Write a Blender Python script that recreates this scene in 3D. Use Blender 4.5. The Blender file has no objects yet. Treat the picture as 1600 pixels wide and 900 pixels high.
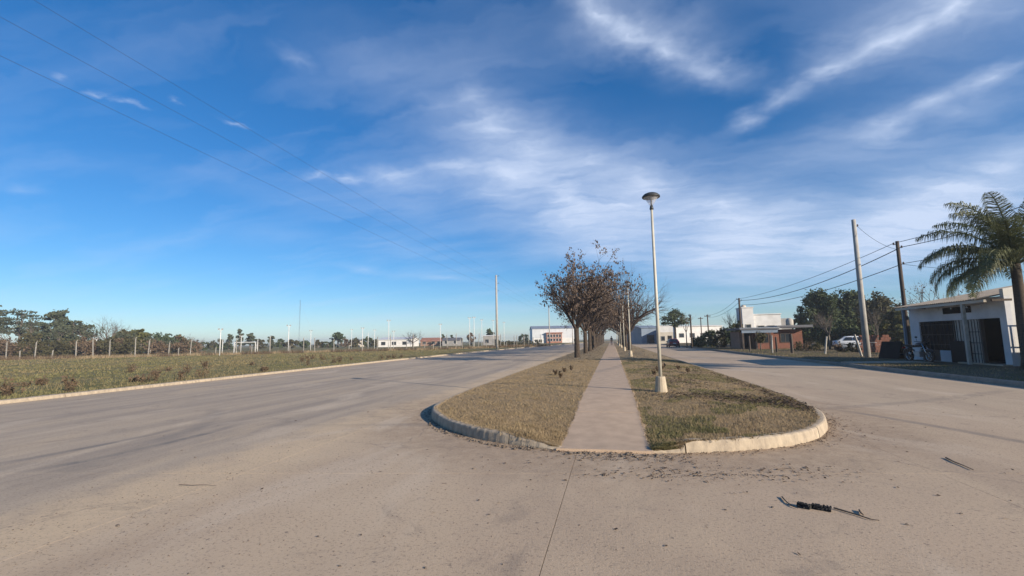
import bpy, math, random
import numpy as np
from mathutils import Vector, Matrix
R = math.radians
scene = bpy.context.scene
C = scene.collection

# ------------------------------------------------------------------ camera, sky, sun, exposure
CAM_H = 1.6
FPX = 720.0                       # focal length in pixels of the 1600 px wide photograph
PITCH, YAW, ROLL = R(6.4745), R(12.0434), R(1.0)
fwd = Vector((-math.sin(YAW)*math.cos(PITCH), math.cos(YAW)*math.cos(PITCH), math.sin(PITCH)))
r0 = Vector((math.cos(YAW), math.sin(YAW), 0)); u0 = r0.cross(fwd)
RIGHT = r0*math.cos(ROLL) - u0*math.sin(ROLL)
UP = u0*math.cos(ROLL) + r0*math.sin(ROLL)
cd = bpy.data.cameras.new('camera'); cam = bpy.data.objects.new('camera', cd); C.objects.link(cam)
cd.sensor_width = 36; cd.lens = 36*FPX/1600; cd.clip_end = 6000; cd.clip_start = 0.05
M3 = Matrix((RIGHT, UP, -fwd)).transposed()
cam.matrix_world = Matrix.Translation((0, 0, CAM_H)) @ M3.to_4x4()
scene.camera = cam

SUN_EL = R(19.5)
SUN_AZ = math.atan2(0.86, -0.51)          # compass angle from +Y towards +X
sun_dir = Vector((math.sin(SUN_AZ)*math.cos(SUN_EL), math.cos(SUN_AZ)*math.cos(SUN_EL), math.sin(SUN_EL)))
sl = bpy.data.lights.new('sun', 'SUN'); sl.energy = 5.0; sl.angle = R(0.53); sl.color = (1.0, 0.87, 0.71)
so = bpy.data.objects.new('sun', sl); C.objects.link(so)
so.rotation_euler = sun_dir.to_track_quat('Z', 'Y').to_euler(); so.location = (30, -20, 40)

scene.view_settings.view_transform = 'Standard'
scene.view_settings.look = 'None'
scene.view_settings.exposure = 0.6
scene.view_settings.gamma = 1.0
scene.view_settings.use_curve_mapping = False

world = bpy.data.worlds.new('World'); scene.world = world; world.use_nodes = True
# cirrus strokes in the plane of the cloud layer: stroke, ax, ay, bx, by, width, density
CLOUDS=[(0,-0.049,0.978,0.029,1.037,0.0314,0.46),(0,0.029,1.037,0.113,1.108,0.0323,0.46),(0,0.113,1.108,0.199,1.198,0.0325,0.46),(0,0.199,1.198,0.41,1.326,0.0394,0.46),(1,0,1.009,0.095,1.055,0.0802,0.28),(1,0.095,1.055,0.194,1.153,0.0744,0.28),(1,0.194,1.153,0.254,1.242,0.0728,0.28),(2,0.398,1.535,0.465,1.437,0.0341,0.38),(2,0.465,1.437,0.558,1.318,0.032,0.38),(2,0.558,1.318,0.633,1.248,0.0305,0.38),(2,0.633,1.248,0.707,1.179,0.0284,0.38),(2,0.707,1.179,0.724,1.108,0.0217,0.38),(3,0.595,1.297,0.691,1.149,0.0966,0.28),(3,0.691,1.149,0.751,1.085,0.0898,0.28),(4,0.824,1.582,0.885,1.489,0.043,0.42),(4,0.885,1.489,0.936,1.392,0.038,0.42),(4,0.936,1.392,1.022,1.296,0.0374,0.42),(5,0.754,1.65,0.939,1.529,0.1454,0.3),(5,0.939,1.529,1.095,1.42,0.1295,0.3),(6,0.584,1.137,0.793,1.196,0.1106,0.28),(6,0.793,1.196,0.901,1.124,0.1571,0.28),(7,-0.394,1.353,-0.323,1.453,0.0948,0.4),(7,-0.323,1.453,-0.167,1.596,0.1102,0.4),(7,-0.167,1.596,0.035,1.746,0.1233,0.4),(7,0.035,1.746,0.291,1.934,0.1321,0.4),(7,0.291,1.934,0.66,2.24,0.1391,0.4),(8,-0.35,1.144,-0.363,1.295,0.0308,0.14),(8,-0.363,1.295,-0.352,1.434,0.0363,0.14),(9,-0.403,1.499,-0.116,1.817,0.2221,0.46),(9,-0.116,1.817,0.321,2.18,0.2825,0.46),(9,0.321,2.18,1.06,2.467,0.3892,0.46),(9,1.06,2.467,1.35,2.412,0.5088,0.46),(10,-0.143,2.146,0.322,2.444,0.298,0.46),(10,0.322,2.444,0.998,2.692,0.3623,0.46),(10,0.998,2.692,1.508,2.563,0.4418,0.46),(11,-0.298,2.39,0.177,2.708,0.1954,0.34),(11,0.177,2.708,0.888,2.848,0.2423,0.34),(12,-1.096,1.442,-0.986,1.475,0.0179,0.35),(12,-0.986,1.475,-0.91,1.523,0.019,0.35),(13,-0.913,1.527,-0.667,1.558,0.0494,0.38),(13,-0.667,1.558,-0.433,1.607,0.05,0.38),(13,-0.433,1.607,-0.264,1.76,0.0479,0.38),(13,-0.264,1.76,-0.078,2.044,0.0456,0.38),(14,-0.945,1.582,-0.616,1.693,0.1398,0.3),(14,-0.616,1.693,-0.263,1.926,0.145,0.3),(14,-0.263,1.926,-0.084,2.157,0.1335,0.3),(15,-1.258,1.51,-1.027,1.724,0.1429,0.14),(15,-1.027,1.724,-0.623,2.066,0.1609,0.14),(15,-0.623,2.066,-0.155,2.294,0.1873,0.14),(16,-1.72,1.681,-1.317,1.984,0.1104,0.12),(16,-1.317,1.984,-0.854,2.348,0.1231,0.12),(17,-1.294,0.889,-1.264,0.93,0.0092,0.33),(17,-1.264,0.93,-1.236,0.996,0.0095,0.33),(18,-1.103,1.089,-1.075,1.138,0.0102,0.3),(19,-1.303,0.812,-1.295,0.821,0.011,0.2),(20,-1.141,0.973,-1.137,0.98,0.0092,0.22),(21,1.235,1.975,1.287,1.853,0.1539,0.5),(21,1.287,1.853,1.314,1.689,0.1184,0.5),(22,1.166,2.146,1.382,2.136,0.2711,0.3),(22,1.382,2.136,1.544,2.012,0.2895,0.3),(23,-0.778,0.948,-0.752,1,0.0218,0.2),(24,-0.695,0.971,-0.483,1.083,0.1277,0.13),(24,-0.483,1.083,-0.282,1.364,0.1368,0.13),(25,-1.991,1.109,-1.905,1.16,0.0281,0.16),(26,-1.878,0.951,-1.409,1.285,0.0609,0.06),(26,-1.409,1.285,-1.279,1.5,0.0708,0.06),(27,-1.513,2.286,-1.284,2.611,0.0413,0.22),(27,-1.284,2.611,-0.756,2.936,0.0504,0.22),(28,-1.432,3.356,-0.377,3.749,0.0783,0.13),(29,0.278,3.131,1.318,3.118,0.196,0.22),(30,0.219,3.588,1.411,3.551,0.1799,0.2),(31,-2.808,3.517,-0.86,4.009,0.4263,0.1),(31,-0.86,4.009,1.001,4.079,0.4049,0.1)]
def build_sky():
    nt = world.node_tree; nt.nodes.clear(); N = nt.nodes.new; L = nt.links.new
    out = N('ShaderNodeOutputWorld'); bg = N('ShaderNodeBackground'); L(bg.outputs[0], out.inputs[0])
    bg.inputs[1].default_value = 0.10
    sky = N('ShaderNodeTexSky'); sky.sky_type = 'NISHITA'; sky.sun_disc = False
    sky.sun_elevation = SUN_EL; sky.sun_rotation = SUN_AZ
    sky.air_density = 1.0; sky.dust_density = 0.0; sky.ozone_density = 6.0; sky.altitude = 100
    hs = N('ShaderNodeHueSaturation'); hs.inputs['Saturation'].default_value = 1.22; hs.inputs['Value'].default_value = 1.13
    hs.inputs['Hue'].default_value = 0.505
    ga = N('ShaderNodeGamma'); ga.inputs[1].default_value = .85; L(sky.outputs[0], ga.inputs[0]); tn = N('ShaderNodeMix'); tn.data_type = 'RGBA'; tn.blend_type = 'MULTIPLY'; tn.inputs['Factor'].default_value = 1; tn.inputs['B'].default_value = (.95, .985, 1.0, 1); L(ga.outputs[0], tn.inputs['A']); L(tn.outputs['Result'], hs.inputs['Color'])
    def math_(op, a, b=None, c=None, clamp=False):
        n = N('ShaderNodeMath'); n.operation = op; n.use_clamp = clamp
        for i, v in enumerate((a, b, c)):
            if v is None: continue
            if isinstance(v, (int, float)): n.inputs[i].default_value = v
            else: L(v, n.inputs[i])
        return n.outputs[0]
    def vm(op, a, b=None, scale=None):
        n = N('ShaderNodeVectorMath'); n.operation = op
        for i, v in enumerate((a, b)):
            if v is None: continue
            if isinstance(v, (tuple, list)): n.inputs[i].default_value = v
            else: L(v, n.inputs[i])
        if scale is not None:
            if isinstance(scale, (int, float)): n.inputs['Scale'].default_value = scale
            else: L(scale, n.inputs['Scale'])
        return n.outputs['Value'] if op in ('DOT_PRODUCT', 'DISTANCE', 'LENGTH') else n.outputs[0]
    def noise(vec, sc, det=5, rough=.55, dist=0):
        n = N('ShaderNodeTexNoise'); n.inputs['Scale'].default_value = sc; n.inputs['Detail'].default_value = det
        n.inputs['Roughness'].default_value = rough; n.inputs['Distortion'].default_value = dist; L(vec, n.inputs['Vector']); return n
    tc = N('ShaderNodeTexCoord')
    sep = N('ShaderNodeSeparateXYZ'); L(tc.outputs['Generated'], sep.inputs[0])
    zz = math_('MAXIMUM', sep.outputs[2], 0.0)
    inv = math_('DIVIDE', 1.0, math_('ADD', zz, 0.2))
    flat = N('ShaderNodeCombineXYZ'); L(sep.outputs[0], flat.inputs[0]); L(sep.outputs[1], flat.inputs[1])
    P = vm('SCALE', flat.outputs[0], scale=inv)
    # ragged, wind-drawn edges
    n1 = noise(P, 3.2, 4, .6); w1 = vm('SCALE', vm('SUBTRACT', n1.outputs['Color'], (.5, .5, .5)), scale=0.19)
    n2 = noise(P, 14.0, 3, .65); w2 = vm('SCALE', vm('SUBTRACT', n2.outputs['Color'], (.5, .5, .5)), scale=0.06)
    Q = vm('MULTIPLY', vm('ADD', P, vm('ADD', w1, w2)), (1, 1, 0))
    # the z component of the running vector collects the density; each stroke waits for the one before it
    S = Q
    strokes = {}
    for row in CLOUDS: strokes.setdefault(row[0], []).append(row[1:])
    for k, segs in strokes.items():
        cur = None
        for (ax, ay, bx, by, w, a) in segs:
            d = Vector((bx-ax, by-ay, 0)); ln = d.length; w *= 2.3
            mp = N('ShaderNodeMapping'); mp.vector_type = 'TEXTURE'; L(S, mp.inputs['Vector'])
            mp.inputs['Location'].default_value = ((ax+bx)/2, (ay+by)/2, 0)
            mp.inputs['Rotation'].default_value = (0, 0, math.atan2(d.y, d.x))
            mp.inputs['Scale'].default_value = (ln*.62+w*.9, w, 1e5)
            gr = N('ShaderNodeTexGradient'); gr.gradient_type = 'QUADRATIC_SPHERE'; L(mp.outputs[0], gr.inputs[0])
            g = math_('MULTIPLY', gr.outputs['Fac'], a*1.12)
            cur = g if cur is None else math_('MAXIMUM', cur, g)
        n = N('ShaderNodeVectorMath'); n.operation = 'MULTIPLY_ADD'; L(cur, n.inputs[0]); n.inputs[1].default_value = (0, 0, 1); L(S, n.inputs[2]); S = n.outputs[0]
    sz = N('ShaderNodeSeparateXYZ'); L(S, sz.inputs[0]); total = sz.outputs[2]
    # fibrous structure, and thin cirrus over the whole sky
    mp = N('ShaderNodeMapping'); mp.inputs['Rotation'].default_value = (0, 0, R(-28)); mp.inputs['Scale'].default_value = (1.0, 3.6, 1)
    L(Q, mp.inputs[0])
    fib = noise(mp.outputs[0], 3.0, 6, .62, .5)
    fr = N('ShaderNodeMapRange'); fr.inputs[1].default_value = .30; fr.inputs[2].default_value = .68; fr.inputs[3].default_value = .66; fr.inputs[4].default_value = 1.15
    L(fib.outputs[0], fr.inputs[0])
    thin = noise(mp.outputs[0], 0.9, 4, .6, .3)
    tr = N('ShaderNodeMapRange'); tr.inputs[1].default_value = .47; tr.inputs[2].default_value = .80; tr.inputs[3].default_value = 0; tr.inputs[4].default_value = .20
    L(thin.outputs[0], tr.inputs[0])
    m = math_('ADD', math_('MULTIPLY', total, fr.outputs[0]), tr.outputs[0])
    m = math_('MULTIPLY', m, 1.0, clamp=True)
    m = math_('MINIMUM', m, .86)
    mix = N('ShaderNodeMix'); mix.data_type = 'RGBA'
    L(m, mix.inputs['Factor']); L(hs.outputs[0], mix.inputs['A']); mix.inputs['B'].default_value = (4.6, 5.3, 6.7, 1)
    L(mix.outputs['Result'], bg.inputs[0])
build_sky()
world.cycles.sampling_method = 'MANUAL'; world.cycles.sample_map_resolution = 256

def at(x, y, Y):
    """world point on the plane Y=const seen at pixel (x, y) of the photograph (used to survey positions)"""
    d = fwd + RIGHT*((x-800)/FPX) - UP*((y-450)/FPX)
    return Vector((0, 0, CAM_H)) + d*(Y/d.y)

# ------------------------------------------------------------------ helpers
def link(o, parent=None):
    C.objects.link(o)
    if parent is not None: o.parent = parent
    return o
def tag(o, label=None, cat=None, group=None, kind=None):
    if label: o['label'] = label
    if cat: o['category'] = cat
    if group: o['group'] = group
    if kind: o['kind'] = kind
    return o
def thing(name, label, cat, loc=(0, 0, 0), rz=0, group=None):
    o = bpy.data.objects.new(name, None); o.empty_display_size = .2
    C.objects.link(o); o.location = loc; o.rotation_euler = (0, 0, rz)
    return tag(o, label, cat, group)
class MB:
    def __init__(s): s.v = []; s.f = []; s.m = []
    def add(s, vs, fs, mi=0):
        b = len(s.v); s.v += [tuple(v) for v in vs]; s.f += [tuple(i+b for i in f) for f in fs]; s.m += [mi]*len(fs); return s
    def box(s, c, d, rz=0, mi=0, mat=None):
        x, y, z = d[0]/2, d[1]/2, d[2]/2
        vs = [Vector((sx*x, sy*y, sz*z)) for sz in (-1, 1) for sx, sy in ((-1, -1), (1, -1), (1, 1), (-1, 1))]
        mm = mat if mat is not None else Matrix.Rotation(rz, 3, 'Z')
        vs = [mm @ v + Vector(c) for v in vs]
        return s.add(vs, [(3, 2, 1, 0), (4, 5, 6, 7), (0, 1, 5, 4), (1, 2, 6, 5), (2, 3, 7, 6), (3, 0, 4, 7)], mi)
    def b2(s, x0, x1, y0, y1, z0, z1, mi=0):
        return s.box(((x0+x1)/2, (y0+y1)/2, (z0+z1)/2), (abs(x1-x0), abs(y1-y0), abs(z1-z0)), 0, mi)
    def tube(s, pts, rad, n=6, mi=0, cap=True):
        pts = [Vector(p) for p in pts]
        if isinstance(rad, (int, float)): rad = [rad]*len(pts)
        vs = []; prev = None
        for i, p in enumerate(pts):
            t = (pts[min(i+1, len(pts)-1)] - pts[max(i-1, 0)])
            if t.length < 1e-9: t = Vector((0, 0, 1))
            t.normalize()
            if prev is None:
                a = Vector((1, 0, 0)) if abs(t.x) < .8 else Vector((0, 1, 0))
                e = t.cross(a).normalized()
            else:
                e = prev - t*prev.dot(t)
                e = e.normalized() if e.length > 1e-6 else t.orthogonal().normalized()
            prev = e; g = t.cross(e)
            for k in range(n):
                an = 2*math.pi*k/n; vs.append(p + (e*math.cos(an) + g*math.sin(an))*rad[i])
        fs = []
        for i in range(len(pts)-1):
            for k in range(n):
                a = i*n+k; b = i*n+(k+1) % n; fs.append((a, b, b+n, a+n))
        if cap:
            fs.append(tuple(range(n-1, -1, -1))); o = (len(pts)-1)*n; fs.append(tuple(range(o, o+n)))
        return s.add(vs, fs, mi)
    def lathe(s, c, prof, n=16, mi=0):
        vs = []; c = Vector(c)
        for r, z in prof:
            for k in range(n):
                a = 2*math.pi*k/n; vs.append(c + Vector((r*math.cos(a), r*math.sin(a), z)))
        fs = []
        for i in range(len(prof)-1):
            for k in range(n):
                a = i*n+k; b = i*n+(k+1) % n; fs.append((a, b, b+n, a+n))
        fs.append(tuple(range(n-1, -1, -1))); o = (len(prof)-1)*n; fs.append(tuple(range(o, o+n)))
        return s.add(vs, fs, mi)
    def torus(s, c, Rr, r, axis='X', n=20, k=8, mi=0):
        vs = []; c = Vector(c)
        for i in range(n):
            a = 2*math.pi*i/n
            for j in range(k):
                b = 2*math.pi*j/k; q = Rr + r*math.cos(b); h = r*math.sin(b)
                p = (h, q*math.cos(a), q*math.sin(a)) if axis == 'X' else ((q*math.cos(a), h, q*math.sin(a)) if axis == 'Y' else (q*math.cos(a), q*math.sin(a), h))
                vs.append(c + Vector(p))
        fs = []
        for i in range(n):
            for j in range(k):
                fs.append((i*k+j, ((i+1) % n)*k+j, ((i+1) % n)*k+(j+1) % k, i*k+(j+1) % k))
        return s.add(vs, fs, mi)
    def prism(s, poly, ext, mi=0):
        """closed polygon (list of 3D) extruded along the vector ext"""
        n = len(poly); e = Vector(ext); vs = [Vector(p) for p in poly] + [Vector(p)+e for p in poly]
        fs = [tuple(range(n-1, -1, -1)), tuple(range(n, 2*n))] + [(i, (i+1) % n, (i+1) % n+n, i+n) for i in range(n)]
        return s.add(vs, fs, mi)
    def build(s, name, mats, parent=None, smooth=False, loc=None):
        me = bpy.data.meshes.new(name); me.from_pydata(s.v, [], s.f); me.update()
        if not isinstance(mats, (list, tuple)): mats = [mats]
        for m in mats: me.materials.append(m)
        if len(mats) > 1: me.polygons.foreach_set('material_index', s.m)
        if smooth: me.polygons.foreach_set('use_smooth', [True]*len(me.polygons))
        o = bpy.data.objects.new(name, me)
        if loc is not None: o.location = loc
        return link(o, parent)
def np_mesh(name, V, F, mat, parent=None, smooth=False):
    V = np.asarray(V, dtype=np.float32); F = np.asarray(F, dtype=np.int32); k = F.shape[1]
    me = bpy.data.meshes.new(name)
    me.vertices.add(len(V)); me.vertices.foreach_set('co', V.ravel())
    me.loops.add(F.size); me.loops.foreach_set('vertex_index', F.ravel())
    me.polygons.add(len(F)); me.polygons.foreach_set('loop_start', np.arange(0, F.size, k, dtype=np.int32))
    try: me.polygons.foreach_set('loop_total', np.full(len(F), k, dtype=np.int32))
    except Exception: pass
    if smooth: me.polygons.foreach_set('use_smooth', np.ones(len(F), dtype=bool))
    me.update(calc_edges=True); me.validate()
    for m in (mat if isinstance(mat, (list, tuple)) else [mat]): me.materials.append(m)
    return link(bpy.data.objects.new(name, me), parent)
def copy_tree(o, parent=None):
    c = o.copy(); C.objects.link(c)
    if parent is not None: c.parent = parent
    for ch in list(o.children): copy_tree(ch, c)
    return c
def grid_mesh(name, xs, ys, zf, mat, parent=None):
    """sheet over rows: xs is a function row-> list of x"""
    V = []; F = []; n = None
    for y in ys:
        row = xs(y); n = len(row)
        V += [(x, y, zf(x, y)) for x in row]
    for j in range(len(ys)-1):
        for i in range(n-1):
            a = j*n+i; F.append((a, a+1, a+n+1, a+n))
    return np_mesh(name, V, F, mat, parent, True)

# ------------------------------------------------------------------ materials
def nodes(name):
    m = bpy.data.materials.new(name); m.use_nodes = True; nt = m.node_tree
    return m, nt, nt.nodes['Principled BSDF'], nt.nodes.new, nt.links.new
def mat(name, c1, c2=None, sc=4.0, rough=.8, bump=0.0, bsc=40.0, metal=0.0, det=5, island=0.0, spec=.3, stretch=None, obj=False, transl=0.0):
    m, nt, bs, N, L = nodes(name)
    bs.inputs['Roughness'].default_value = rough; bs.inputs['Metallic'].default_value = metal
    bs.inputs['Specular IOR Level'].default_value = spec
    if obj: src = N('ShaderNodeTexCoord').outputs['Object']
    else: src = N('ShaderNodeNewGeometry').outputs['Position']
    if stretch:
        mp = N('ShaderNodeMapping'); mp.inputs['Scale'].default_value = stretch; L(src, mp.inputs[0]); src = mp.outputs[0]
    c2 = c2 or tuple(v*.72 for v in c1)
    n = N('ShaderNodeTexNoise'); n.inputs['Scale'].default_value = sc; n.inputs['Detail'].default_value = det; n.inputs['Roughness'].default_value = .62
    L(src, n.inputs['Vector'])
    mr = N('ShaderNodeMapRange'); mr.inputs[1].default_value = .32; mr.inputs[2].default_value = .68; L(n.outputs[0], mr.inputs[0])
    fac = mr.outputs[0]
    if island:
        g = N('ShaderNodeNewGeometry'); ad = N('ShaderNodeMix'); ad.data_type = 'FLOAT'; ad.inputs[0].default_value = island
        L(fac, ad.inputs[2]); L(g.outputs['Random Per Island'], ad.inputs[3]); fac = ad.outputs[0]
    mx = N('ShaderNodeMix'); mx.data_type = 'RGBA'; L(fac, mx.inputs['Factor'])
    mx.inputs['A'].default_value = (*c1, 1); mx.inputs['B'].default_value = (*c2, 1)
    L(mx.outputs['Result'], bs.inputs['Base Color'])
    if bump:
        b = N('ShaderNodeBump'); b.inputs['Strength'].default_value = 1.0; b.inputs['Distance'].default_value = bump
        n2 = N('ShaderNodeTexNoise'); n2.inputs['Scale'].default_value = bsc; n2.inputs['Detail'].default_value = 4; L(src, n2.inputs['Vector'])
        L(n2.outputs[0], b.inputs['Height']); L(b.outputs[0], bs.inputs['Normal'])
    if transl:
        tr = N('ShaderNodeBsdfTranslucent'); L(mx.outputs['Result'], tr.inputs[0])
        ms = N('ShaderNodeMixShader'); ms.inputs[0].default_value = transl
        L(bs.outputs[0], ms.inputs[1]); L(tr.outputs[0], ms.inputs[2]); L(ms.outputs[0], nt.nodes['Material Output'].inputs[0])
    return m
def glass_mat(name, col=(.02, .025, .03), rough=.06):
    m, nt, bs, N, L = nodes(name)
    n = N('ShaderNodeTexNoise'); n.inputs['Scale'].default_value = 3
    mr = N('ShaderNodeMapRange'); mr.inputs[3].default_value = rough; mr.inputs[4].default_value = rough+.12; L(n.outputs[0], mr.inputs[0])
    L(mr.outputs[0], bs.inputs['Roughness'])
    bs.inputs['Base Color'].default_value = (*col, 1); bs.inputs['Specular IOR Level'].default_value = .6
    return m
def road_mat():
    m, nt, bs, N, L = nodes('dusty_concrete')
    g = N('ShaderNodeNewGeometry'); pos = g.outputs['Position']
    sp = N('ShaderNodeSeparateXYZ'); L(pos, sp.inputs[0])
    def noise(sc, det=5, rough=.6, stretch=None, dist=0):
        v = pos
        if stretch:
            mp = N('ShaderNodeMapping'); mp.inputs['Scale'].default_value = stretch; L(pos, mp.inputs[0]); v = mp.outputs[0]
        n = N('ShaderNodeTexNoise'); n.inputs['Scale'].default_value = sc; n.inputs['Detail'].default_value = det
        n.inputs['Roughness'].default_value = rough; n.inputs['Distortion'].default_value = dist; L(v, n.inputs['Vector']); return n.outputs[0]
    def rng(x, a, b, c=0., d=1.):
        n = N('ShaderNodeMapRange'); n.inputs[1].default_value = a; n.inputs[2].default_value = b; n.inputs[3].default_value = c; n.inputs[4].default_value = d
        n.interpolation_type = 'SMOOTHSTEP'; L(x, n.inputs[0]); return n.outputs[0]
    def mth(op, a, b):
        n = N('ShaderNodeMath'); n.operation = op
        for i, v in enumerate((a, b)):
            if isinstance(v, (int, float)): n.inputs[i].default_value = v
            else: L(v, n.inputs[i])
        return n.outputs[0]
    def mix(f, a, b):
        n = N('ShaderNodeMix'); n.data_type = 'RGBA'
        if isinstance(f, float): n.inputs['Factor'].default_value = f
        else: L(f, n.inputs['Factor'])
        for k, v in (('A', a), ('B', b)):
            if isinstance(v, tuple): n.inputs[k].default_value = (*v, 1)
            else: L(v, n.inputs[k])
        return n.outputs['Result']
    big = noise(.35, 4, .55, dist=.4); mid = noise(1.7, 6, .65); fine = noise(55, 4, .7); vf = noise(170, 3, .7)
    streak = noise(1.0, 5, .6, (1.5, .07, 1)); sweep = noise(.8, 5, .6, (.9, .28, 1), .6)
    xw = mth('ADD', sp.outputs[0], mth('MULTIPLY', mth('SUBTRACT', mid, .5), .8))
    xw = mth('ADD', xw, mth('MULTIPLY', mth('SUBTRACT', noise(.12, 2, .5), .5), 1.6))
    conc = mix(rng(big, .35, .65), (.475, .362, .25), (.41, .312, .217))
    conc = mix(rng(sweep, .42, .62, 0, .75), conc, (.50, .385, .262))
    # traffic-swept grey carriageway on the left
    grey = mix(rng(streak, .35, .62), (.30, .25, .197), (.42, .34, .25))
    grey = mix(rng(sweep, .50, .66, 0, .55), grey, (.48, .375, .256))
    lf = rng(xw, -5.0, -5.75)
    lf = mth('MULTIPLY', lf, rng(xw, -18.6, -16.6))
    col = mix(mth('MULTIPLY', lf, .92), conc, grey)
    # right carriageway, a little greyer too
    rf = mth('MULTIPLY', rng(xw, 4.9, 6.6), rng(sp.outputs[1], 6.5, 14))
    col = mix(mth('MULTIPLY', rf, .7), col, mix(rng(streak, .36, .62), (.40, .318, .228), (.455, .36, .255)))
    # sand drifted along the swept edge
    sand = mth('MULTIPLY', rng(xw, -5.9, -5.1), rng(xw, -3.6, -4.7))
    sand = mth('MULTIPLY', sand, rng(mid, .3, .6, .35, 1.))
    col = mix(mth('MULTIPLY', sand, .95), col, (.56, .43, .28))
    # brown dirt washed round the nose of the median
    ex = mth('DIVIDE', sp.outputs[0], 4.9); ey = mth('DIVIDE', mth('SUBTRACT', sp.outputs[1], 11.6), 5.4)
    er = mth('ADD', mth('ADD', mth('MULTIPLY', ex, ex), mth('MULTIPLY', ey, ey)), mth('MULTIPLY', mth('SUBTRACT', mid, .5), .7))
    dirt = mth('MULTIPLY', rng(er, 1.55, .95), rng(sp.outputs[1], 15, 11))
    col = mix(mth('MULTIPLY', dirt, mth('MULTIPLY', rng(noise(5, 5, .7), .36, .62, .35, 1.), .62)), col, (.30, .215, .14))
    # blotches, oil and fine grit
    blot = rng(noise(.9, 6, .75, dist=1.0), .54, .70)
    col = mix(mth('MULTIPLY', blot, .45), col, (.21, .17, .135))
    pale = rng(noise(.55, 5, .6, (1, .35, 1), .8), .53, .68)
    col = mix(mth('MULTIPLY', pale, .6), col, (.56, .455, .335))
    sp1 = rng(noise(34, 4, .75), .53, .66); col = mix(mth('MULTIPLY', sp1, .6), col, (.13, .105, .085))
    sp2 = rng(noise(60, 3, .7), .55, .70); col = mix(mth('MULTIPLY', sp2, .5), col, (.58, .49, .39))
    sp3 = rng(noise(16, 3, .7), .62, .70); col = mix(mth('MULTIPLY', sp3, .65), col, (.12, .10, .085))
    # curved tyre marks in the left lane, painted soft shadow streak on the right
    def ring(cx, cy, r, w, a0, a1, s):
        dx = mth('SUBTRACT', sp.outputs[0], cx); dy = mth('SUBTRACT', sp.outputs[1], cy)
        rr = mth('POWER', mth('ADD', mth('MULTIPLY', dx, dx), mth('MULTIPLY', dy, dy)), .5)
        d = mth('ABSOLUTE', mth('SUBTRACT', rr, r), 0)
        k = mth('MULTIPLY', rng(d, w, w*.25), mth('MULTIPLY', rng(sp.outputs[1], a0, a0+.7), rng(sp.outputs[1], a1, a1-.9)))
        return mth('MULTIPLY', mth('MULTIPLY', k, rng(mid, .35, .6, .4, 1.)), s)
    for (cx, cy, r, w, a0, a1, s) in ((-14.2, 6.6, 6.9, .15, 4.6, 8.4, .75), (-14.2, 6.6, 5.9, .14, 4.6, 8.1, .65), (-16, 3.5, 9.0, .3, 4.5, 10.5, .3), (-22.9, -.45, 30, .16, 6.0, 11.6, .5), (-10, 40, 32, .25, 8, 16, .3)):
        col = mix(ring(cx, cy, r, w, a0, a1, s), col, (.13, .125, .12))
    # hairline cracks
    vo = N('ShaderNodeTexVoronoi'); vo.feature = 'DISTANCE_TO_EDGE'; vo.inputs['Scale'].default_value = .22
    mpv = N('ShaderNodeVectorMath'); mpv.operation = 'ADD'; L(pos, mpv.inputs[0])
    nn = N('ShaderNodeTexNoise'); nn.inputs['Scale'].default_value = 1.3; nn.inputs['Detail'].default_value = 6; L(pos, nn.inputs['Vector'])
    L(nn.outputs['Color'], mpv.inputs[1]); L(mpv.outputs[0], vo.inputs['Vector'])
    ck = mth('MULTIPLY', rng(vo.outputs['Distance'], .0032, .0008), rng(big, .46, .58))
    col = mix(mth('MULTIPLY', ck, .5), col, (.15, .125, .11))
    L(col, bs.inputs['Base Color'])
    bs.inputs['Roughness'].default_value = .86; bs.inputs['Specular IOR Level'].default_value = .25
    b = N('ShaderNodeBump'); b.inputs['Distance'].default_value = .006; b.inputs['Strength'].default_value = .8
    h = mth('ADD', mth('MULTIPLY', fine, .7), mth('ADD', mth('MULTIPLY', vf, .35), mth('MULTIPLY', mid, 1.3)))
    L(h, b.inputs['Height']); L(b.outputs[0], bs.inputs['Normal'])
    return m
def ground_mat(name, dry, green, soil, sc=1.0, gbias=.5, sbias=.62):
    m, nt, bs, N, L = nodes(name)
    pos = N('ShaderNodeNewGeometry').outputs['Position']
    def noise(s, det=6, rough=.65):
        n = N('ShaderNodeTexNoise'); n.inputs['Scale'].default_value = s*sc; n.inputs['Detail'].default_value = det; n.inputs['Roughness'].default_value = rough; L(pos, n.inputs['Vector']); return n.outputs[0]
    def rng(x, a, b):
        n = N('ShaderNodeMapRange'); n.inputs[1].default_value = a; n.inputs[2].default_value = b; L(x, n.inputs[0]); return n.outputs[0]
    def mix(f, a, b):
        n = N('ShaderNodeMix'); n.data_type = 'RGBA'; L(f, n.inputs['Factor'])
        for k, v in (('A', a), ('B', b)):
            if isinstance(v, tuple): n.inputs[k].default_value = (*v, 1)
            else: L(v, n.inputs[k])
        return n.outputs['Result']
    c = mix(rng(noise(.45), gbias-.09, gbias+.1), dry, green)
    c = mix(rng(noise(.9), sbias, sbias+.08), c, soil)
    fn = noise(38, 4, .75); c2 = mix(rng(fn, .35, .7), c, tuple(v*.45 for v in dry))
    L(c2, bs.inputs['Base Color']); bs.inputs['Roughness'].default_value = .95; bs.inputs['Specular IOR Level'].default_value = .1
    b = N('ShaderNodeBump'); b.inputs['Distance'].default_value = .03; L(fn, b.inputs['Height']); L(b.outputs[0], bs.inputs['Normal'])
    return m
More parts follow.
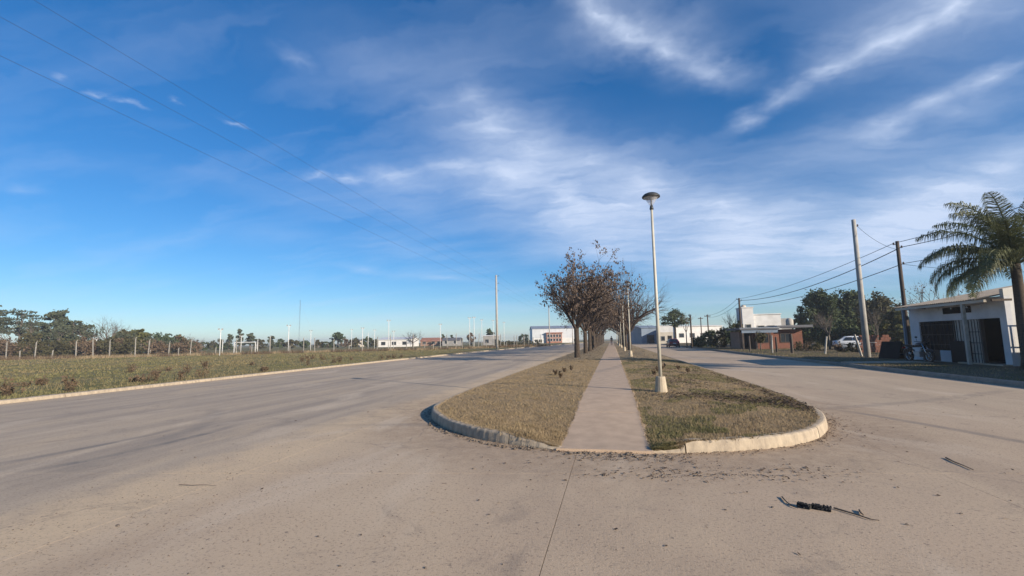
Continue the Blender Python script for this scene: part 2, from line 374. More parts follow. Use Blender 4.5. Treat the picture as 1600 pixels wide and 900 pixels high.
def brick_mat(name, c1, c2, mortar, scale=4.0):
    m, nt, bs, N, L = nodes(name)
    g = N('ShaderNodeNewGeometry'); sp = N('ShaderNodeSeparateXYZ'); L(g.outputs['Position'], sp.inputs[0])
    ad = N('ShaderNodeMath'); ad.operation = 'ADD'; L(sp.outputs[0], ad.inputs[0]); L(sp.outputs[1], ad.inputs[1])
    cb = N('ShaderNodeCombineXYZ'); L(ad.outputs[0], cb.inputs[0]); L(sp.outputs[2], cb.inputs[1])
    br = N('ShaderNodeTexBrick'); br.inputs['Scale'].default_value = scale; L(cb.outputs[0], br.inputs['Vector'])
    br.inputs['Color1'].default_value = (*c1, 1); br.inputs['Color2'].default_value = (*c2, 1); br.inputs['Mortar'].default_value = (*mortar, 1)
    n = N('ShaderNodeTexNoise'); n.inputs['Scale'].default_value = 1.3; n.inputs['Detail'].default_value = 6; L(g.outputs['Position'], n.inputs['Vector'])
    mr = N('ShaderNodeMapRange'); mr.inputs[1].default_value = .4; mr.inputs[2].default_value = .7; mr.inputs[4].default_value = .45; L(n.outputs[0], mr.inputs[0])
    mx = N('ShaderNodeMix'); mx.data_type = 'RGBA'; L(mr.outputs[0], mx.inputs['Factor']); L(br.outputs[0], mx.inputs['A']); mx.inputs['B'].default_value = (*(v*.45 for v in c1), 1)
    L(mx.outputs['Result'], bs.inputs['Base Color']); bs.inputs['Roughness'].default_value = .9
    b = N('ShaderNodeBump'); b.inputs['Distance'].default_value = .01; b.invert = True; L(br.outputs['Fac'], b.inputs['Height']); L(b.outputs[0], bs.inputs['Normal'])
    return m
M = {}
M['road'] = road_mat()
M['path'] = mat('path_concrete', (.50, .375, .265), (.385, .288, .203), 3.2, .9, .006, 70, det=9)
M['kerb'] = mat('kerb_concrete', (.46, .38, .275), (.28, .232, .175), 5.5, .9, .006, 45, stretch=(1.6, 1.6, .8), det=8)
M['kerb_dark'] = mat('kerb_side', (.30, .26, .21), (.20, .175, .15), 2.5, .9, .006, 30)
M['median_soil'] = ground_mat('median_turf', (.40, .305, .185), (.23, .20, .095), (.30, .225, .15), 1.6, .60, .58)
M['field'] = ground_mat('field_turf', (.26, .225, .12), (.15, .16, .062), (.19, .145, .09), .5, .5, .68)
M['verge'] = ground_mat('verge_dirt', (.19, .15, .09), (.11, .11, .045), (.20, .155, .11), .8, .5, .5)
M['terrain'] = ground_mat('far_terrain', (.24, .215, .115), (.14, .15, .06), (.15, .12, .08), .1, .5, .66)
M['blade_dry'] = mat('dry_grass', (.40, .305, .185), (.25, .19, .118), 1.2, .9, island=.6, spec=.1, transl=.2)
M['blade_green'] = mat('green_grass', (.15, .152, .062), (.245, .205, .11), .8, .9, island=.5, spec=.1, transl=.25)
M['field_dry'] = mat('field_straw', (.27, .22, .12), (.17, .14, .075), .9, .9, island=.6, spec=.1, transl=.2)
M['tuft'] = mat('dead_tufts', (.25, .185, .105), (.34, .27, .16), 2.0, .9, island=.6, spec=.1, transl=.15)
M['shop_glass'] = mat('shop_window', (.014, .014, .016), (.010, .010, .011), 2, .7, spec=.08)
M['weed'] = mat('dry_weed', (.16, .115, .075), (.09, .065, .045), 2, .9, island=.5, spec=.1)
M['litter'] = mat('leaf_litter', (.12, .085, .06), (.055, .042, .034), 5, .9, island=.7, spec=.15)
M['stone'] = mat('grit', (.20, .165, .13), (.09, .075, .062), 7, .9, island=.8)
M['bark'] = mat('bark', (.085, .066, .05), (.04, .032, .026), 9, .95, .01, 30, spec=.1)
M['bark_grey'] = mat('grey_bark', (.17, .15, .125), (.09, .08, .066), 9, .95, .01, 30, spec=.1)
M['pale_bark'] = mat('pale_bark', (.34, .30, .25), (.22, .195, .165), 4, .9, spec=.1)
M['lamp_foot'] = mat('lamp_foot_concrete', (.47, .40, .29), (.36, .30, .22), 5, .9, .004, 40)
M['twig'] = mat('twig', (.075, .055, .043), (.042, .032, .027), 6, .95, spec=.1)
M['twig_grey'] = mat('pale_twig', (.17, .145, .12), (.10, .085, .07), 6, .95, spec=.1)
M['brown_leaf'] = mat('brown_leaves', (.185, .135, .10), (.082, .062, .05), 3, .85, island=.75, spec=.15, transl=.15)
M['evergreen'] = mat('evergreen_leaves', (.045, .065, .028), (.078, .097, .042), 1.2, .8, island=.6, spec=.2, transl=.12)
M['pine'] = mat('pine_leaves', (.058, .074, .046), (.10, .11, .07), .8, .85, island=.6, spec=.15, transl=.1)
M['olive'] = mat('olive_leaves', (.075, .085, .03), (.12, .115, .045), 1.2, .8, island=.6, spec=.2, transl=.2)
M['shrub'] = mat('shrub_leaves', (.06, .058, .028), (.10, .09, .045), 1.5, .85, island=.6, spec=.15, transl=.15)
M['palm'] = mat('palm_leaflets', (.085, .11, .045), (.155, .16, .07), 1.5, .55, island=.5, spec=.35, transl=.32)
M['palm_trunk'] = mat('palm_trunk', (.11, .09, .07), (.06, .05, .04), 5, .95, .015, 12, stretch=(1, 1, 6), spec=.1)
M['galv'] = mat('painted_steel', (.50, .48, .40), (.38, .36, .30), 5, .5, spec=.4)
M['lamp_dark'] = mat('lamp_metal', (.06, .066, .068), (.038, .042, .046), 6, .5, metal=.2)
M['aged_post'] = mat('aged_fence_post', (.34, .32, .28), (.22, .205, .18), 3, .9)
M['lamp_glass'] = None
M['concrete_pole'] = mat('pole_concrete', (.40, .385, .35), (.30, .285, .26), 3, .85, .003, 30)
M['stick'] = mat('dry_stick', (.17, .13, .095), (.10, .078, .058), 9, .9)
M['wood_pole'] = mat('pole_wood', (.105, .082, .066), (.06, .048, .04), 4, .9, .004, 18, stretch=(4, 4, .4))
M['white_post'] = mat('whitewashed_concrete', (.46, .43, .37), (.30, .28, .25), 3, .85)
M['white_steel'] = mat('white_steel', (.66, .66, .64), (.52, .52, .50), 3, .5)
M['insul'] = mat('insulator', (.10, .07, .06), (.06, .05, .045), 5, .3)
M['wire'] = mat('cable', (.045, .045, .048), (.03, .03, .032), 5, .6)
M['fence_wire'] = mat('fence_wire', (.22, .21, .20), (.14, .13, .125), 5, .5, metal=.5)
M['white_wall'] = mat('white_render', (.70, .69, .66), (.56, .55, .52), 1.1, .9, .003, 20)
M['cream_wall'] = mat('cream_render', (.56, .51, .42), (.42, .38, .31), .9, .9, .003, 20)
M['grey_wall'] = mat('grey_render', (.32, .31, .30), (.23, .225, .215), .8, .9)
M['shop_wall'] = mat('shop_render', (.62, .62, .63), (.47, .47, .48), 1.0, .88, .003, 25)
M['metal_sheet'] = mat('sheet_metal', (.36, .38, .40), (.27, .29, .31), 1.2, .45, metal=.5)
M['ware_wall'] = mat('warehouse_sheet', (.60, .62, .63), (.50, .52, .54), .3, .6)
M['roof_tin'] = mat('tin_roof', (.46, .40, .32), (.32, .27, .21), 1.6, .6, metal=.2)
M['slate'] = mat('slab_roof', (.15, .155, .165), (.10, .10, .11), 1.0, .8)
M['blue_grey'] = mat('blue_grey_sheet', (.20, .25, .31), (.15, .19, .24), .5, .6)
M['brick'] = brick_mat('red_brick', (.24, .095, .058), (.17, .07, .045), (.2, .16, .13))
M['brick_pale'] = brick_mat('pale_brick', (.34, .21, .15), (.27, .16, .11), (.30, .26, .22))
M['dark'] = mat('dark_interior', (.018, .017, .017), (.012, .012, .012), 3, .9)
M['black_metal'] = mat('black_metal', (.022, .022, .024), (.014, .014, .015), 6, .5)
M['rubber'] = mat('rubber', (.018, .018, .018), (.03, .029, .028), 12, .85, .003, 60)
M['chrome'] = mat('chrome', (.5, .5, .5), (.4, .4, .4), 5, .25, metal=1)
M['car_white'] = mat('white_paint', (.62, .64, .65), (.56, .58, .59), 1.5, .3, spec=.5)
M['car_red'] = mat('red_paint', (.22, .02, .035), (.17, .016, .03), 1.5, .3, spec=.5)
M['red_light'] = mat('red_lens', (.35, .02, .02), (.25, .015, .015), 5, .25)
M['moto'] = mat('dark_paint', (.03, .032, .04), (.02, .021, .026), 3, .3, spec=.5)
M['glass'] = glass_mat('dark_glass')
M['teal'] = mat('teal_plastic', (.02, .17, .19), (.015, .12, .14), 2, .5)
M['orange_wall'] = mat('terracotta_panel', (.36, .17, .11), (.28, .13, .09), 1, .85)
M['cloth'] = mat('dark_cloth', (.025, .026, .032), (.016, .017, .02), 12, .9)
M['skin'] = mat('skin', (.40, .25, .18), (.36, .22, .16), 12, .6)
M['hair'] = mat('hair', (.025, .018, .014), (.015, .011, .009), 20, .6)
def clear_mat():
    m, nt, bs, N, L = nodes('clear_diffuser')
    bs.inputs['Base Color'].default_value = (.75, .76, .78, 1); bs.inputs['Roughness'].default_value = .12
    tr = N('ShaderNodeBsdfTransparent'); tr.inputs[0].default_value = (.9, .91, .93, 1)
    n = N('ShaderNodeTexNoise'); n.inputs['Scale'].default_value = 6
    mr = N('ShaderNodeMapRange'); mr.inputs[3].default_value = .62; mr.inputs[4].default_value = .76; L(n.outputs[0], mr.inputs[0])
    ms = N('ShaderNodeMixShader'); L(mr.outputs[0], ms.inputs[0]); L(bs.outputs[0], ms.inputs[1]); L(tr.outputs[0], ms.inputs[2])
    L(ms.outputs[0], nt.nodes['Material Output'].inputs[0]); return m
M['lamp_glass'] = clear_mat()

# ------------------------------------------------------------------ the setting: ground, road, kerbs, median, path
rng = np.random.default_rng(7); random.seed(7)
def interp(x, pts):
    return float(np.interp(x, [p[0] for p in pts], [p[1] for p in pts]))
KL = [(-60, -17.3), (10, -17.5), (21, -18.1), (36, -18.7), (65, -19.1), (90, -18.2), (125, -16.2), (165, -13.6), (300, -10.5)]   # left kerb line
def xkl(y): return interp(y, KL)
XKR = 11.5                                                                                                      # right kerb line
def tri(x, y, s, seed=0): return math.sin(x*s+seed)*math.cos(y*s*.83+seed*1.7)

gm = MB(); S = 1500
gm.add([(-S, -S, -.35), (S, -S, -.35), (S, S, -.35), (-S, S, -.35)], [(0, 1, 2, 3)])
tag(gm.build('terrain', M['terrain']), kind='structure')

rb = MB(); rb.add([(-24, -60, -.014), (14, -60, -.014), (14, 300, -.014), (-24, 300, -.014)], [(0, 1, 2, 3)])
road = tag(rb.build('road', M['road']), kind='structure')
XJ = [-21.5, -17.0, -12.8, -8.7, -4.6, -0.55, 3.6, 7.8, 13.5]
YJ = [(-7.8, .12), (-3.2, .15), (1.25, .15), (5.85, .15), (10.6, .06), (15.2, 0), (19.8, 0), (24.4, 0), (29.0, 0), (33.6, 0), (38.2, 0), (42.8, 0)]
for i in range(len(XJ)-1):
    for j in range(len(YJ)-1):
        g = .002; x0, x1 = XJ[i]+(.003 if i == 5 else g), XJ[i+1]-(.003 if i == 4 else g)
        (c0, s0), (c1, s1) = YJ[j], YJ[j+1]
        dz = random.uniform(-.0004, .0004)
        base = [(x0, c0+s0*x0+g), (x1, c0+s0*x1+g), (x1, c1+s1*x1-g), (x0, c1+s1*x0-g)]
        b = MB()
        vs = [(p[0], p[1], -.03) for p in base] + [(p[0], p[1], dz) for p in base]
        fs = [(4, 5, 6, 7)] + [(q, (q+1) % 4, (q+1) % 4+4, q+4) for q in range(4)]
        b.add(vs, fs); b.build('slab', M['road'], road)

# median outline
ML = [(6.87, -.82), (7.15, -1.67), (7.65, -2.45), (8.4, -3.2), (9.6, -3.95), (11, -4.2), (14, -4.3), (300, -4.3)]
MR = [(6.9, .48), (7.0, 1.1), (7.2, 1.72), (7.6, 2.5), (8.2, 3.1), (9.1, 3.6), (10.3, 3.95), (12, 4.12), (14, 4.2), (300, 4.2)]
def zpath(y):
    t = min(max((y-6.9)/5.2, 0), 1); return .035 + .27*(t*t*(3-2*t))
def pxl(y): return interp(y, [(6.8, -.84), (8.5, -.79), (12, -.74), (300, -.74)])
def pxr(y): return interp(y, [(6.8, .50), (8.5, .48), (12, .46), (300, .46)])
KH = .17
def kerb_h(x, y):
    """kerb height: dropped where the path meets the road"""
    if y > 8.2: return KH
    if x < 0: return interp(x, [(-1.75, KH), (-1.6, .155), (-1.1, .09), (-.8, .03)])
    return interp(x, [(.48, .035), (.90, .075), (.97, .17), (1.3, KH)])
def zgrass(x, y):
    if x < 0: xe, xp = interp(y, ML)+.14, pxl(y)
    else: xe, xp = interp(y, MR)-.14, pxr(y)
    t = 0 if abs(xe-xp) < .02 else min(max((x-xe)/(xp-xe), 0), 1)
    ze = kerb_h(xe, y)-.012 if y < 8.2 else KH-.012
    zp = zpath(y)-.012
    z = ze+(zp-ze)*(t**.8) + .05*math.sin(math.pi*t)*min(1, abs(xe-xp))
    return z + .014*math.sin(math.pi*t)*(tri(x, y, 3.1)+tri(x, y, 7.3, 2))
ys = [6.93+.09*i for i in range(40)] + list(np.arange(10.6, 40, .35)) + list(np.arange(40, 260, 4))
lo = lambda y: [interp(y, ML)+.10+(pxl(y)+.01-interp(y, ML)-.10)*i/16 for i in range(17)]
ro = lambda y: [pxr(y)-.01+(interp(y, MR)-.10-pxr(y)+.01)*i/16 for i in range(17)]
tag(grid_mesh('median_turf', lo, ys, zgrass, M['median_soil']), kind='structure')
tag(grid_mesh('median_turf', ro, ys, zgrass, M['median_soil']), kind='structure')

# path of cast slabs
path = tag(grid_mesh('footpath', lambda y: [pxl(y)+.02, -.2, pxr(y)-.02], [6.9+.4*i for i in range(14)]+[13, 60, 260], lambda x, y: zpath(y)-.018, M['path']), kind='structure')
jy = [6.86, 9.45] + [12.45+3*i for i in range(26)]
for a, b_ in zip(jy[:-1], jy[1:]):
    m = MB(); n = max(2, int((b_-a)/.12)); V = []; g = .010
    for i in range(n+1):
        y = a+g+(b_-a-2*g)*i/n; w = .02*math.sin(y*5+a)+.012*math.sin(y*13.7)+.008*math.sin(y*29)
        xs = [pxl(y)+w, pxl(y)+.02+w, -.15, pxr(y)-.02-w, pxr(y)-w]
        zt = zpath(y)
        V += [(xs[0], y, zt-.07), (xs[0], y, zt-.006), (xs[1], y, zt), (xs[2], y, zt+.004), (xs[3], y, zt), (xs[4], y, zt-.006), (xs[4], y, zt-.07)]
    F = [(i*7+k, i*7+k+1, (i+1)*7+k+1, (i+1)*7+k) for i in range(n) for k in range(6)]
    F += [tuple(range(7)), tuple(range(n*7+6, n*7-1, -1))]
    m.add(V, F); m.build('slab', M['path'], path)

# kerbs built from cast segments
def kerb_run(parent, pts, wid, hfun, seg, inward, mat_, gap=.009, jitter=0.0):
    """pts: outer line (x, y); inward: +1 puts the kerb on the left of the walking direction"""
    P = [Vector((p[0], p[1], 0)) for p in pts]
    d = [0]
    for a, b in zip(P[:-1], P[1:]): d.append(d[-1]+(b-a).length)
    def pos(s):
        x = float(np.interp(s, d, [p.x for p in P])); y = float(np.interp(s, d, [p.y for p in P])); return Vector((x, y, 0))
    s = 0; objs = []
    while s < d[-1]-.05:
        ln = min(seg(s), d[-1]-s); e = s+ln; n = max(2, min(44, int(ln/.06)))
        m = MB(); V = []
        for i in range(n+1):
            t = s+gap+(ln-2*gap)*i/n
            p = pos(t); tg = (pos(min(t+.15, d[-1]))-pos(max(t-.15, 0))).normalized(); nr = Vector((-tg.y, tg.x, 0))*inward
            h = hfun(p.x, p.y) + (.002*math.sin(t*4.1)+.003*math.sin(t*31.0+t*t))*jitter
            o = .004*math.sin(t*2.3)*jitter + .003*math.sin(t*37+t*t)*jitter
            for u, z in ((-.0, -.05), (.0+o, h*.25), (.014+o, h-.034), (.024+o, h-.014), (.045+o, h-.002), (wid*.6, h+.002), (wid-.015, h), (wid, h-.02), (wid, -.05)):
                q = p+nr*u; V.append((q.x, q.y, z))
        F = [(i*9+k, (i+1)*9+k, (i+1)*9+k+1, i*9+k+1) for i in range(n) for k in range(8)]
        F += [tuple(range(9)), tuple(range(n*9+8, n*9-1, -1))]
        if inward < 0: F = [tuple(reversed(f)) for f in F]
        m.add(V, F); o = m.build('kerb_segment', mat_, parent); objs.append(o); s = e
    return objs
mk = bpy.data.objects.new('median_kerb', None); C.objects.link(mk); tag(mk, kind='structure')
def smooth_line(pts, k=3):
    pts = [Vector((p[1], p[0])) for p in pts]
    for _ in range(k):
        q = [pts[0]]
        for a, b in zip(pts[:-1], pts[1:]): q += [a*.75+b*.25, a*.25+b*.75]
        pts = q+[pts[-1]]
    return [(p.x, p.y) for p in pts]
def seglen(first, then):
    def f(s): return first if s < .01 else (then if s < 26 else 12.0)
    return f
kerb_run(mk, smooth_line(ML[:-1])+[(-4.3, 40), (-4.3, 130), (-4.3, 260)], .15, kerb_h, seglen(.86, 2.4), -1, M['kerb'], jitter=1)
kerb_run(mk, smooth_line(MR[:-1])+[(4.2, 40), (4.2, 130), (4.2, 260)], .15, kerb_h, seglen(.47, 2.6), 1, M['kerb'], jitter=1)
lk = bpy.data.objects.new('field_kerb', None); C.objects.link(lk); tag(lk, kind='structure')
kerb_run(lk, [(xkl(y), y) for y in [-30, -10, 0, 5, 10, 15, 21, 28, 36, 50, 65, 78, 90, 108, 125, 145, 165, 200, 260]], .30, lambda x, y: .11, lambda s: 3.0 if s < 100 else 20.0, 1, M['kerb'], jitter=1)
rk = bpy.data.objects.new('pavement_kerb', None); C.objects.link(rk); tag(rk, kind='structure')
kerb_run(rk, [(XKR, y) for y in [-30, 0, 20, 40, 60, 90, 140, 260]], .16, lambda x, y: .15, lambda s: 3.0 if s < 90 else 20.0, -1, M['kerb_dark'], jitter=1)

# field on the left, verge on the right
def zfield(x, y):
    d = min(max((xkl(y)-.28-x), 0), 200)
    return .095 + .05*min(d, 2)/2 + (.03*tri(x, y, 1.3)+.02*tri(x, y, 3.1, 1))*min(d, 1) - .0009*max(d-12, 0)
fx = [0, .15, .4, .8, 1.3, 2, 3, 4.5, 6.5, 9, 12, 16, 22, 30, 42, 60, 90, 140, 220, 400]
tag(grid_mesh('field', lambda y: [xkl(y)-.27-t for t in fx][::-1], [-60, -30, -10, 0]+list(np.arange(4, 60, .6))+list(np.arange(60, 120, 3))+[140, 180, 240, 300, 500], zfield, M['field']), kind='structure')
def zverge(x, y):
    d = max(x-XKR-.14, 0)
    return .135 + .02*min(d, 1) + (.02*tri(x, y, 1.1)+.012*tri(x, y, 3.3, 1))*min(d, 1)
vx = [0, .3, .7, 1.2, 2, 3, 4, 5, 6.5, 8, 10, 13, 17, 22, 30, 50, 90, 200]
tag(grid_mesh('verge', lambda y: [XKR+.13+t for t in vx], [-60, -30, -10, 0]+list(np.arange(4, 70, .8))+list(np.arange(70, 120, 4))+[140, 180, 240, 300, 500], zverge, M['verge']), kind='structure')
tag(MB().add([(11.72, 26.2, .186), (15.2, 26.4, .192), (15.2, 28.0, .192), (11.72, 27.6, .186), (11.72, 26.2, .10), (15.2, 26.4, .10), (15.2, 28.0, .10), (11.72, 27.6, .10)], [(0, 1, 2, 3), (4, 5, 1, 0), (5, 6, 2, 1), (6, 7, 3, 2), (7, 4, 0, 3)]).build('crossover', M['path']), kind='structure')

# ------------------------------------------------------------------ grass, litter, grit (uncountable)
def blades(name, pts, hmin, hmax, wid, mat_, lean=.6, seed=1):
    r = np.random.default_rng(seed); n = len(pts); P = np.asarray(pts, dtype=np.float32)
    h = r.uniform(hmin, hmax, n); a = r.uniform(0, 2*np.pi, n); l = r.uniform(.1, lean, n)*h; b = r.uniform(0, 2*np.pi, n)
    w = wid*r.uniform(.6, 1.3, n)
    d = np.stack([np.cos(a)*w, np.sin(a)*w, np.zeros(n)], 1)
    tip = P + np.stack([np.cos(b)*l, np.sin(b)*l, h], 1)
    V = np.empty((n*3, 3), np.float32); V[0::3] = P-d; V[1::3] = P+d; V[2::3] = tip
    F = np.arange(n*3, dtype=np.int32).reshape(-1, 3)
    return tag(np_mesh(name, V, F, mat_), kind='stuff')
def median_pts(n, ymax, seed, side, pw=1.7):
    r = np.random.default_rng(seed); out = []
    while len(out) < n:
        y = 6.95+(ymax-6.95)*r.random()**pw
        if side < 0: a, b = interp(y, ML)+.13, pxl(y)-.005
        else: a, b = pxr(y)+.005, interp(y, MR)-.13
        if b-a < .05: continue
        x = a+(b-a)*r.random(); out.append((x, y, zgrass(x, y)-.004))
    return out
def patch(x, y, s=1.0, seed=0): return .5+.25*(tri(x, y, 1.1*s, seed)+tri(x, y, 2.7*s, seed+3))+.12*tri(x, y, 6.1*s, seed+5)
L_ = median_pts(105000, 30, 11, -1, 1.9); R_ = median_pts(105000, 30, 12, 1, 1.9)
tag(blades('dry_median_grass', L_, .010, .036, .005, M['blade_dry'], 1.4, 1), 'short dry straw-coloured grass left of the path on the median', 'grass')
Rg = [p for p in R_ if patch(p[0], p[1], 1.2, 4) > .55]; Rd = [p for p in R_ if patch(p[0], p[1], 1.2, 4) <= .55]
tag(blades('green_median_grass', Rg, .014, .05, .006, M['blade_green'], 1.2, 2), 'greener grass patches right of the path on the median', 'grass')
tag(blades('dry_median_grass', Rd, .010, .036, .005, M['blade_dry'], 1.4, 3), 'dry grass patches right of the path on the median', 'grass')
r = np.random.default_rng(22); T_ = []
for i in range(620):
    y = 7.1+24*r.random()**1.6; sd_ = r.random() < .5
    a, b = (interp(y, ML)+.2, pxl(y)-.06) if sd_ else (pxr(y)+.06, interp(y, MR)-.2)
    if b-a < .1: continue
    x = a+(b-a)*r.random(); w = r.uniform(.03, .11)
    for k in range(int(r.integers(14, 40))):
        xx, yy = x+r.normal(0, w), y+r.normal(0, w)
        if a-.05 < xx < b+.03 and yy > 7: T_.append((xx, yy, zgrass(xx, yy)-.004))
tag(blades('dead_tufts', T_, .03, .085, .005, M['tuft'], 1.1, 23), 'scattered taller dead tufts in the median turf', 'grass')
# edges of the turf leaning over kerb and path
r = np.random.default_rng(21); E_ = []
for i in range(9000):
    y = 7+18*r.random()**1.5
    k = r.integers(0, 4); j = abs(r.normal(0, .035))
    x = (interp(y, ML)+.13+j, pxl(y)-.0-j+.03, pxr(y)+j-.03, interp(y, MR)-.13-j)[k]
    E_.append((x, y, zgrass(x, y)-.003))
tag(blades('turf_edge', E_, .02, .055, .006, M['blade_dry'], 1.3, 5), 'ragged turf edge along the median kerb and path', 'grass')
def field_pts(n, seed, y0, y1, depth, pw=1.6):
    r = np.random.default_rng(seed); out = []
    for i in range(n):
        y = y0+(y1-y0)*r.random()**1.4; d = depth*r.random()**pw; x = xkl(y)-.3-d
        out.append((x, y, zfield(x, y)-.01))
    return out
Fp = field_pts(75000, 31, 6, 70, 34)
tag(blades('field_grass', [p for p in Fp if patch(p[0], p[1], .35, 2) > .45], .03, .12, .016, M['blade_green'], .9, 6), 'rough green grass of the field on the left', 'grass')
tag(blades('field_grass', [p for p in Fp if patch(p[0], p[1], .35, 2) <= .45], .03, .13, .014, M['field_dry'], .9, 7), 'rough dry grass of the field on the left', 'grass')
r = np.random.default_rng(35); Fq = []
while len(Fq) < 42000:
    D = 26+62*r.random(); x = -20-75*r.random(); y = 12+90*r.random()
    if x < xkl(y)-8 and y < 95 and (x+95)*.62+52 > y-6: Fq.append((x, y, zfield(x, y)-.02))
tag(blades('field_grass', [p for p in Fq if patch(p[0], p[1], .2, 2) > .5], .05, .15, .05, M['blade_green'], 1.0, 16), 'rough green grass on the far part of the field', 'grass')
tag(blades('field_grass', [p for p in Fq if patch(p[0], p[1], .2, 2) <= .5], .05, .16, .05, M['field_dry'], 1.0, 17), 'rough dry grass on the far part of the field', 'grass')
Vp = []
r = np.random.default_rng(41)
for i in range(22000):
    y = 14+50*r.random()**1.3; x = XKR+.2+14*r.random()**1.3
    if 26 < y < 28.2 and x < 15.3: continue
    if x > 14.6 and 22 < y < 31: continue
    Vp.append((x, y, zverge(x, y)-.01))
tag(blades('verge_grass', [p for p in Vp if patch(p[0], p[1], .6, 8) > .5], .03, .12, .012, M['blade_green'], .9, 8), 'thin green grass on the right verge', 'grass')
tag(blades('verge_grass', [p for p in Vp if patch(p[0], p[1], .6, 8) <= .5], .03, .10, .010, M['blade_dry'], .9, 9), 'thin dry grass on the right verge', 'grass')

def flakes(name, pts, size, mat_, seed=3, curl=.6):
    """small curled leaf flakes: bent quads"""
    r = np.random.default_rng(seed); n = len(pts); P = np.asarray(pts, np.float32)
    a = r.uniform(0, 2*np.pi, n); s = size*r.uniform(.5, 1.5, n); w = s*r.uniform(.3, .6, n)
    u = np.stack([np.cos(a), np.sin(a), r.uniform(-curl, curl, n)*.5], 1); v = np.stack([-np.sin(a), np.cos(a), r.uniform(-curl, curl, n)], 1)
    V = np.empty((n*4, 3), np.float32)
    V[0::4] = P-u*s[:, None]; V[1::4] = P-v*w[:, None]; V[2::4] = P+u*s[:, None]; V[3::4] = P+v*w[:, None]
    V[:, 2] = np.maximum(V[:, 2], np.repeat(P[:, 2], 4)-.004)
    return tag(np_mesh(name, V, np.arange(n*4, dtype=np.int32).reshape(-1, 4), mat_), kind='stuff')
r = np.random.default_rng(51); lp = []
outl = [(x, y) for x, y in smooth_line(ML[:-1])][::-1] + [(x, y) for x, y in smooth_line(MR[:-1])]
op = np.array(outl); sd = np.r_[0, np.cumsum(np.linalg.norm(np.diff(op, axis=0), axis=1))]
for i in range(2600):
    s = r.uniform(0, sd[-1]); x = np.interp(s, sd, op[:, 0]); y = np.interp(s, sd, op[:, 1])
    k = .35+.65*patch(x, y, 2.2, 1)
    if r.random() > k*1.1: continue
    dist = abs(r.normal(0, .13))+.01
    cx, cy = 0, 12.; dx, dy = x-cx, y-cy; l = math.hypot(dx, dy)
    if y > 11.5: dx, dy, l = (math.copysign(1, x), 0, 1)
    lp.append((x+dx/l*dist, y+dy/l*dist, .012))
for (cx, cy, sx, sy, n) in ((.1, 6.55, .5, .12, 260), (1.4, 6.0, .55, .16, 220), (.55, 5.9, .25, .14, 110), (2.2, 6.3, .4, .12, 70), (-.3, 5.75, .2, .1, 40), (.2, 6.15, 1.2, .4, 120), (4.9, 6.6, .5, .15, 40), (3.9, 9.5, .25, 1.0, 200)):
    for i in range(n): lp.append((r.normal(cx, sx), r.normal(cy, sy), .010))
for i in range(260): lp.append((r.uniform(-8, 9), r.uniform(3, 13), .008))
inside = lambda x, y: y > 6.9 and interp(y, ML) < x < interp(y, MR)
lp = [p for p in lp if not inside(p[0], p[1])]
tag(flakes('leaf_litter', lp, .017, M['litter']), 'brown leaf litter swept against the median kerb', 'leaf litter')
wp = []
for (cx, cy, sx, sy, n) in ((2.3, 11.1, .75, .35, 900), (3.1, 10.6, .4, .35, 450), (1.9, 14.5, .5, 1.3, 500), (2.5, 20, .8, 2.5, 600), (3.75, 14, .18, 3.4, 900), (3.6, 10.6, .16, .8, 300)):
    for i in range(n):
        x, y = r.normal(cx, sx), r.normal(cy, sy)
        if pxr(y)+.1 < x < interp(y, MR)-.14: wp.append((x, y, zgrass(x, y)+r.uniform(.01, .06)))
tag(flakes('withered_ground_cover', wp, .03, M['litter'], 8, 1.0), 'withered brown ground cover on the right half of the median', 'ground cover')
fp = []
for i in range(2600):
    y = 26+45*r.random(); x = r.normal(-2.4, 1.2) if r.random() < .7 else r.normal(1.9, 1.0)
    if interp(y, ML)+.15 < x < pxl(y)-.02 or pxr(y)+.02 < x < interp(y, MR)-.15: fp.append((x, y, zgrass(x, y)+.03))
tag(flakes('fallen_leaves', fp, .045, M['litter'], 9, .8), 'fallen brown leaves on the turf under the median trees', 'leaf litter')
def grit(name, pts, smin, smax, mat_, seed):
    r = np.random.default_rng(seed); n = len(pts); P = np.asarray(pts, np.float32)
    s = smin+(smax-smin)*r.random(n)**3
    O = np.array([(1, 0, 0), (0, 1, 0), (-1, 0, 0), (0, -1, 0), (0, 0, .7), (0, 0, -.3)], np.float32)
    V = P[:, None, :]+O[None]*s[:, None, None]*r.uniform(.6, 1.3, (n, 6, 1)); V = V.reshape(-1, 3)
    T = np.array([(0, 1, 4), (1, 2, 4), (2, 3, 4), (3, 0, 4), (1, 0, 5), (2, 1, 5), (3, 2, 5), (0, 3, 5)])
    F = (T[None]+np.arange(n)[:, None, None]*6).reshape(-1, 3)
    return tag(np_mesh(name, V, F, mat_), kind='stuff')
gp = []
for i in range(1900):
    if r.random() < .5:
        t = r.random(); y = 2.2+12*t**1.4; x = -4.9+r.normal(0, .45)+ (1.2*r.random() if r.random() < .4 else 0)
    elif r.random() < .6: x, y = r.normal(-3.4, 1.0), r.uniform(2.2, 6)
    else: x, y = r.uniform(-7, 7), 2+9*r.random()**1.5
    if not inside(x, y): gp.append((x, y, .003))
tag(grit('road_grit', gp, .003, .010, M['stone'], 5), 'dark grit and small stones strewn on the dusty road', 'grit')
r = np.random.default_rng(61)
clods = [(-1.33+r.normal(0, .22), 7.02+r.normal(0, .05)-.0, .01) for i in range(70)] + [(r.uniform(-.8, .9), 6.72+r.normal(0, .05), .01) for i in range(90)] + [(r.uniform(-3.6, -1.2), 0, .01) for i in range(120)]
clods = [(x, (y if y else interp(-x, [(.8, 6.8), (1.67, 7.0), (2.45, 7.5), (3.2, 8.25), (3.6, 8.8)])-abs(r.normal(.05, .05))), z) for x, y, z in clods]
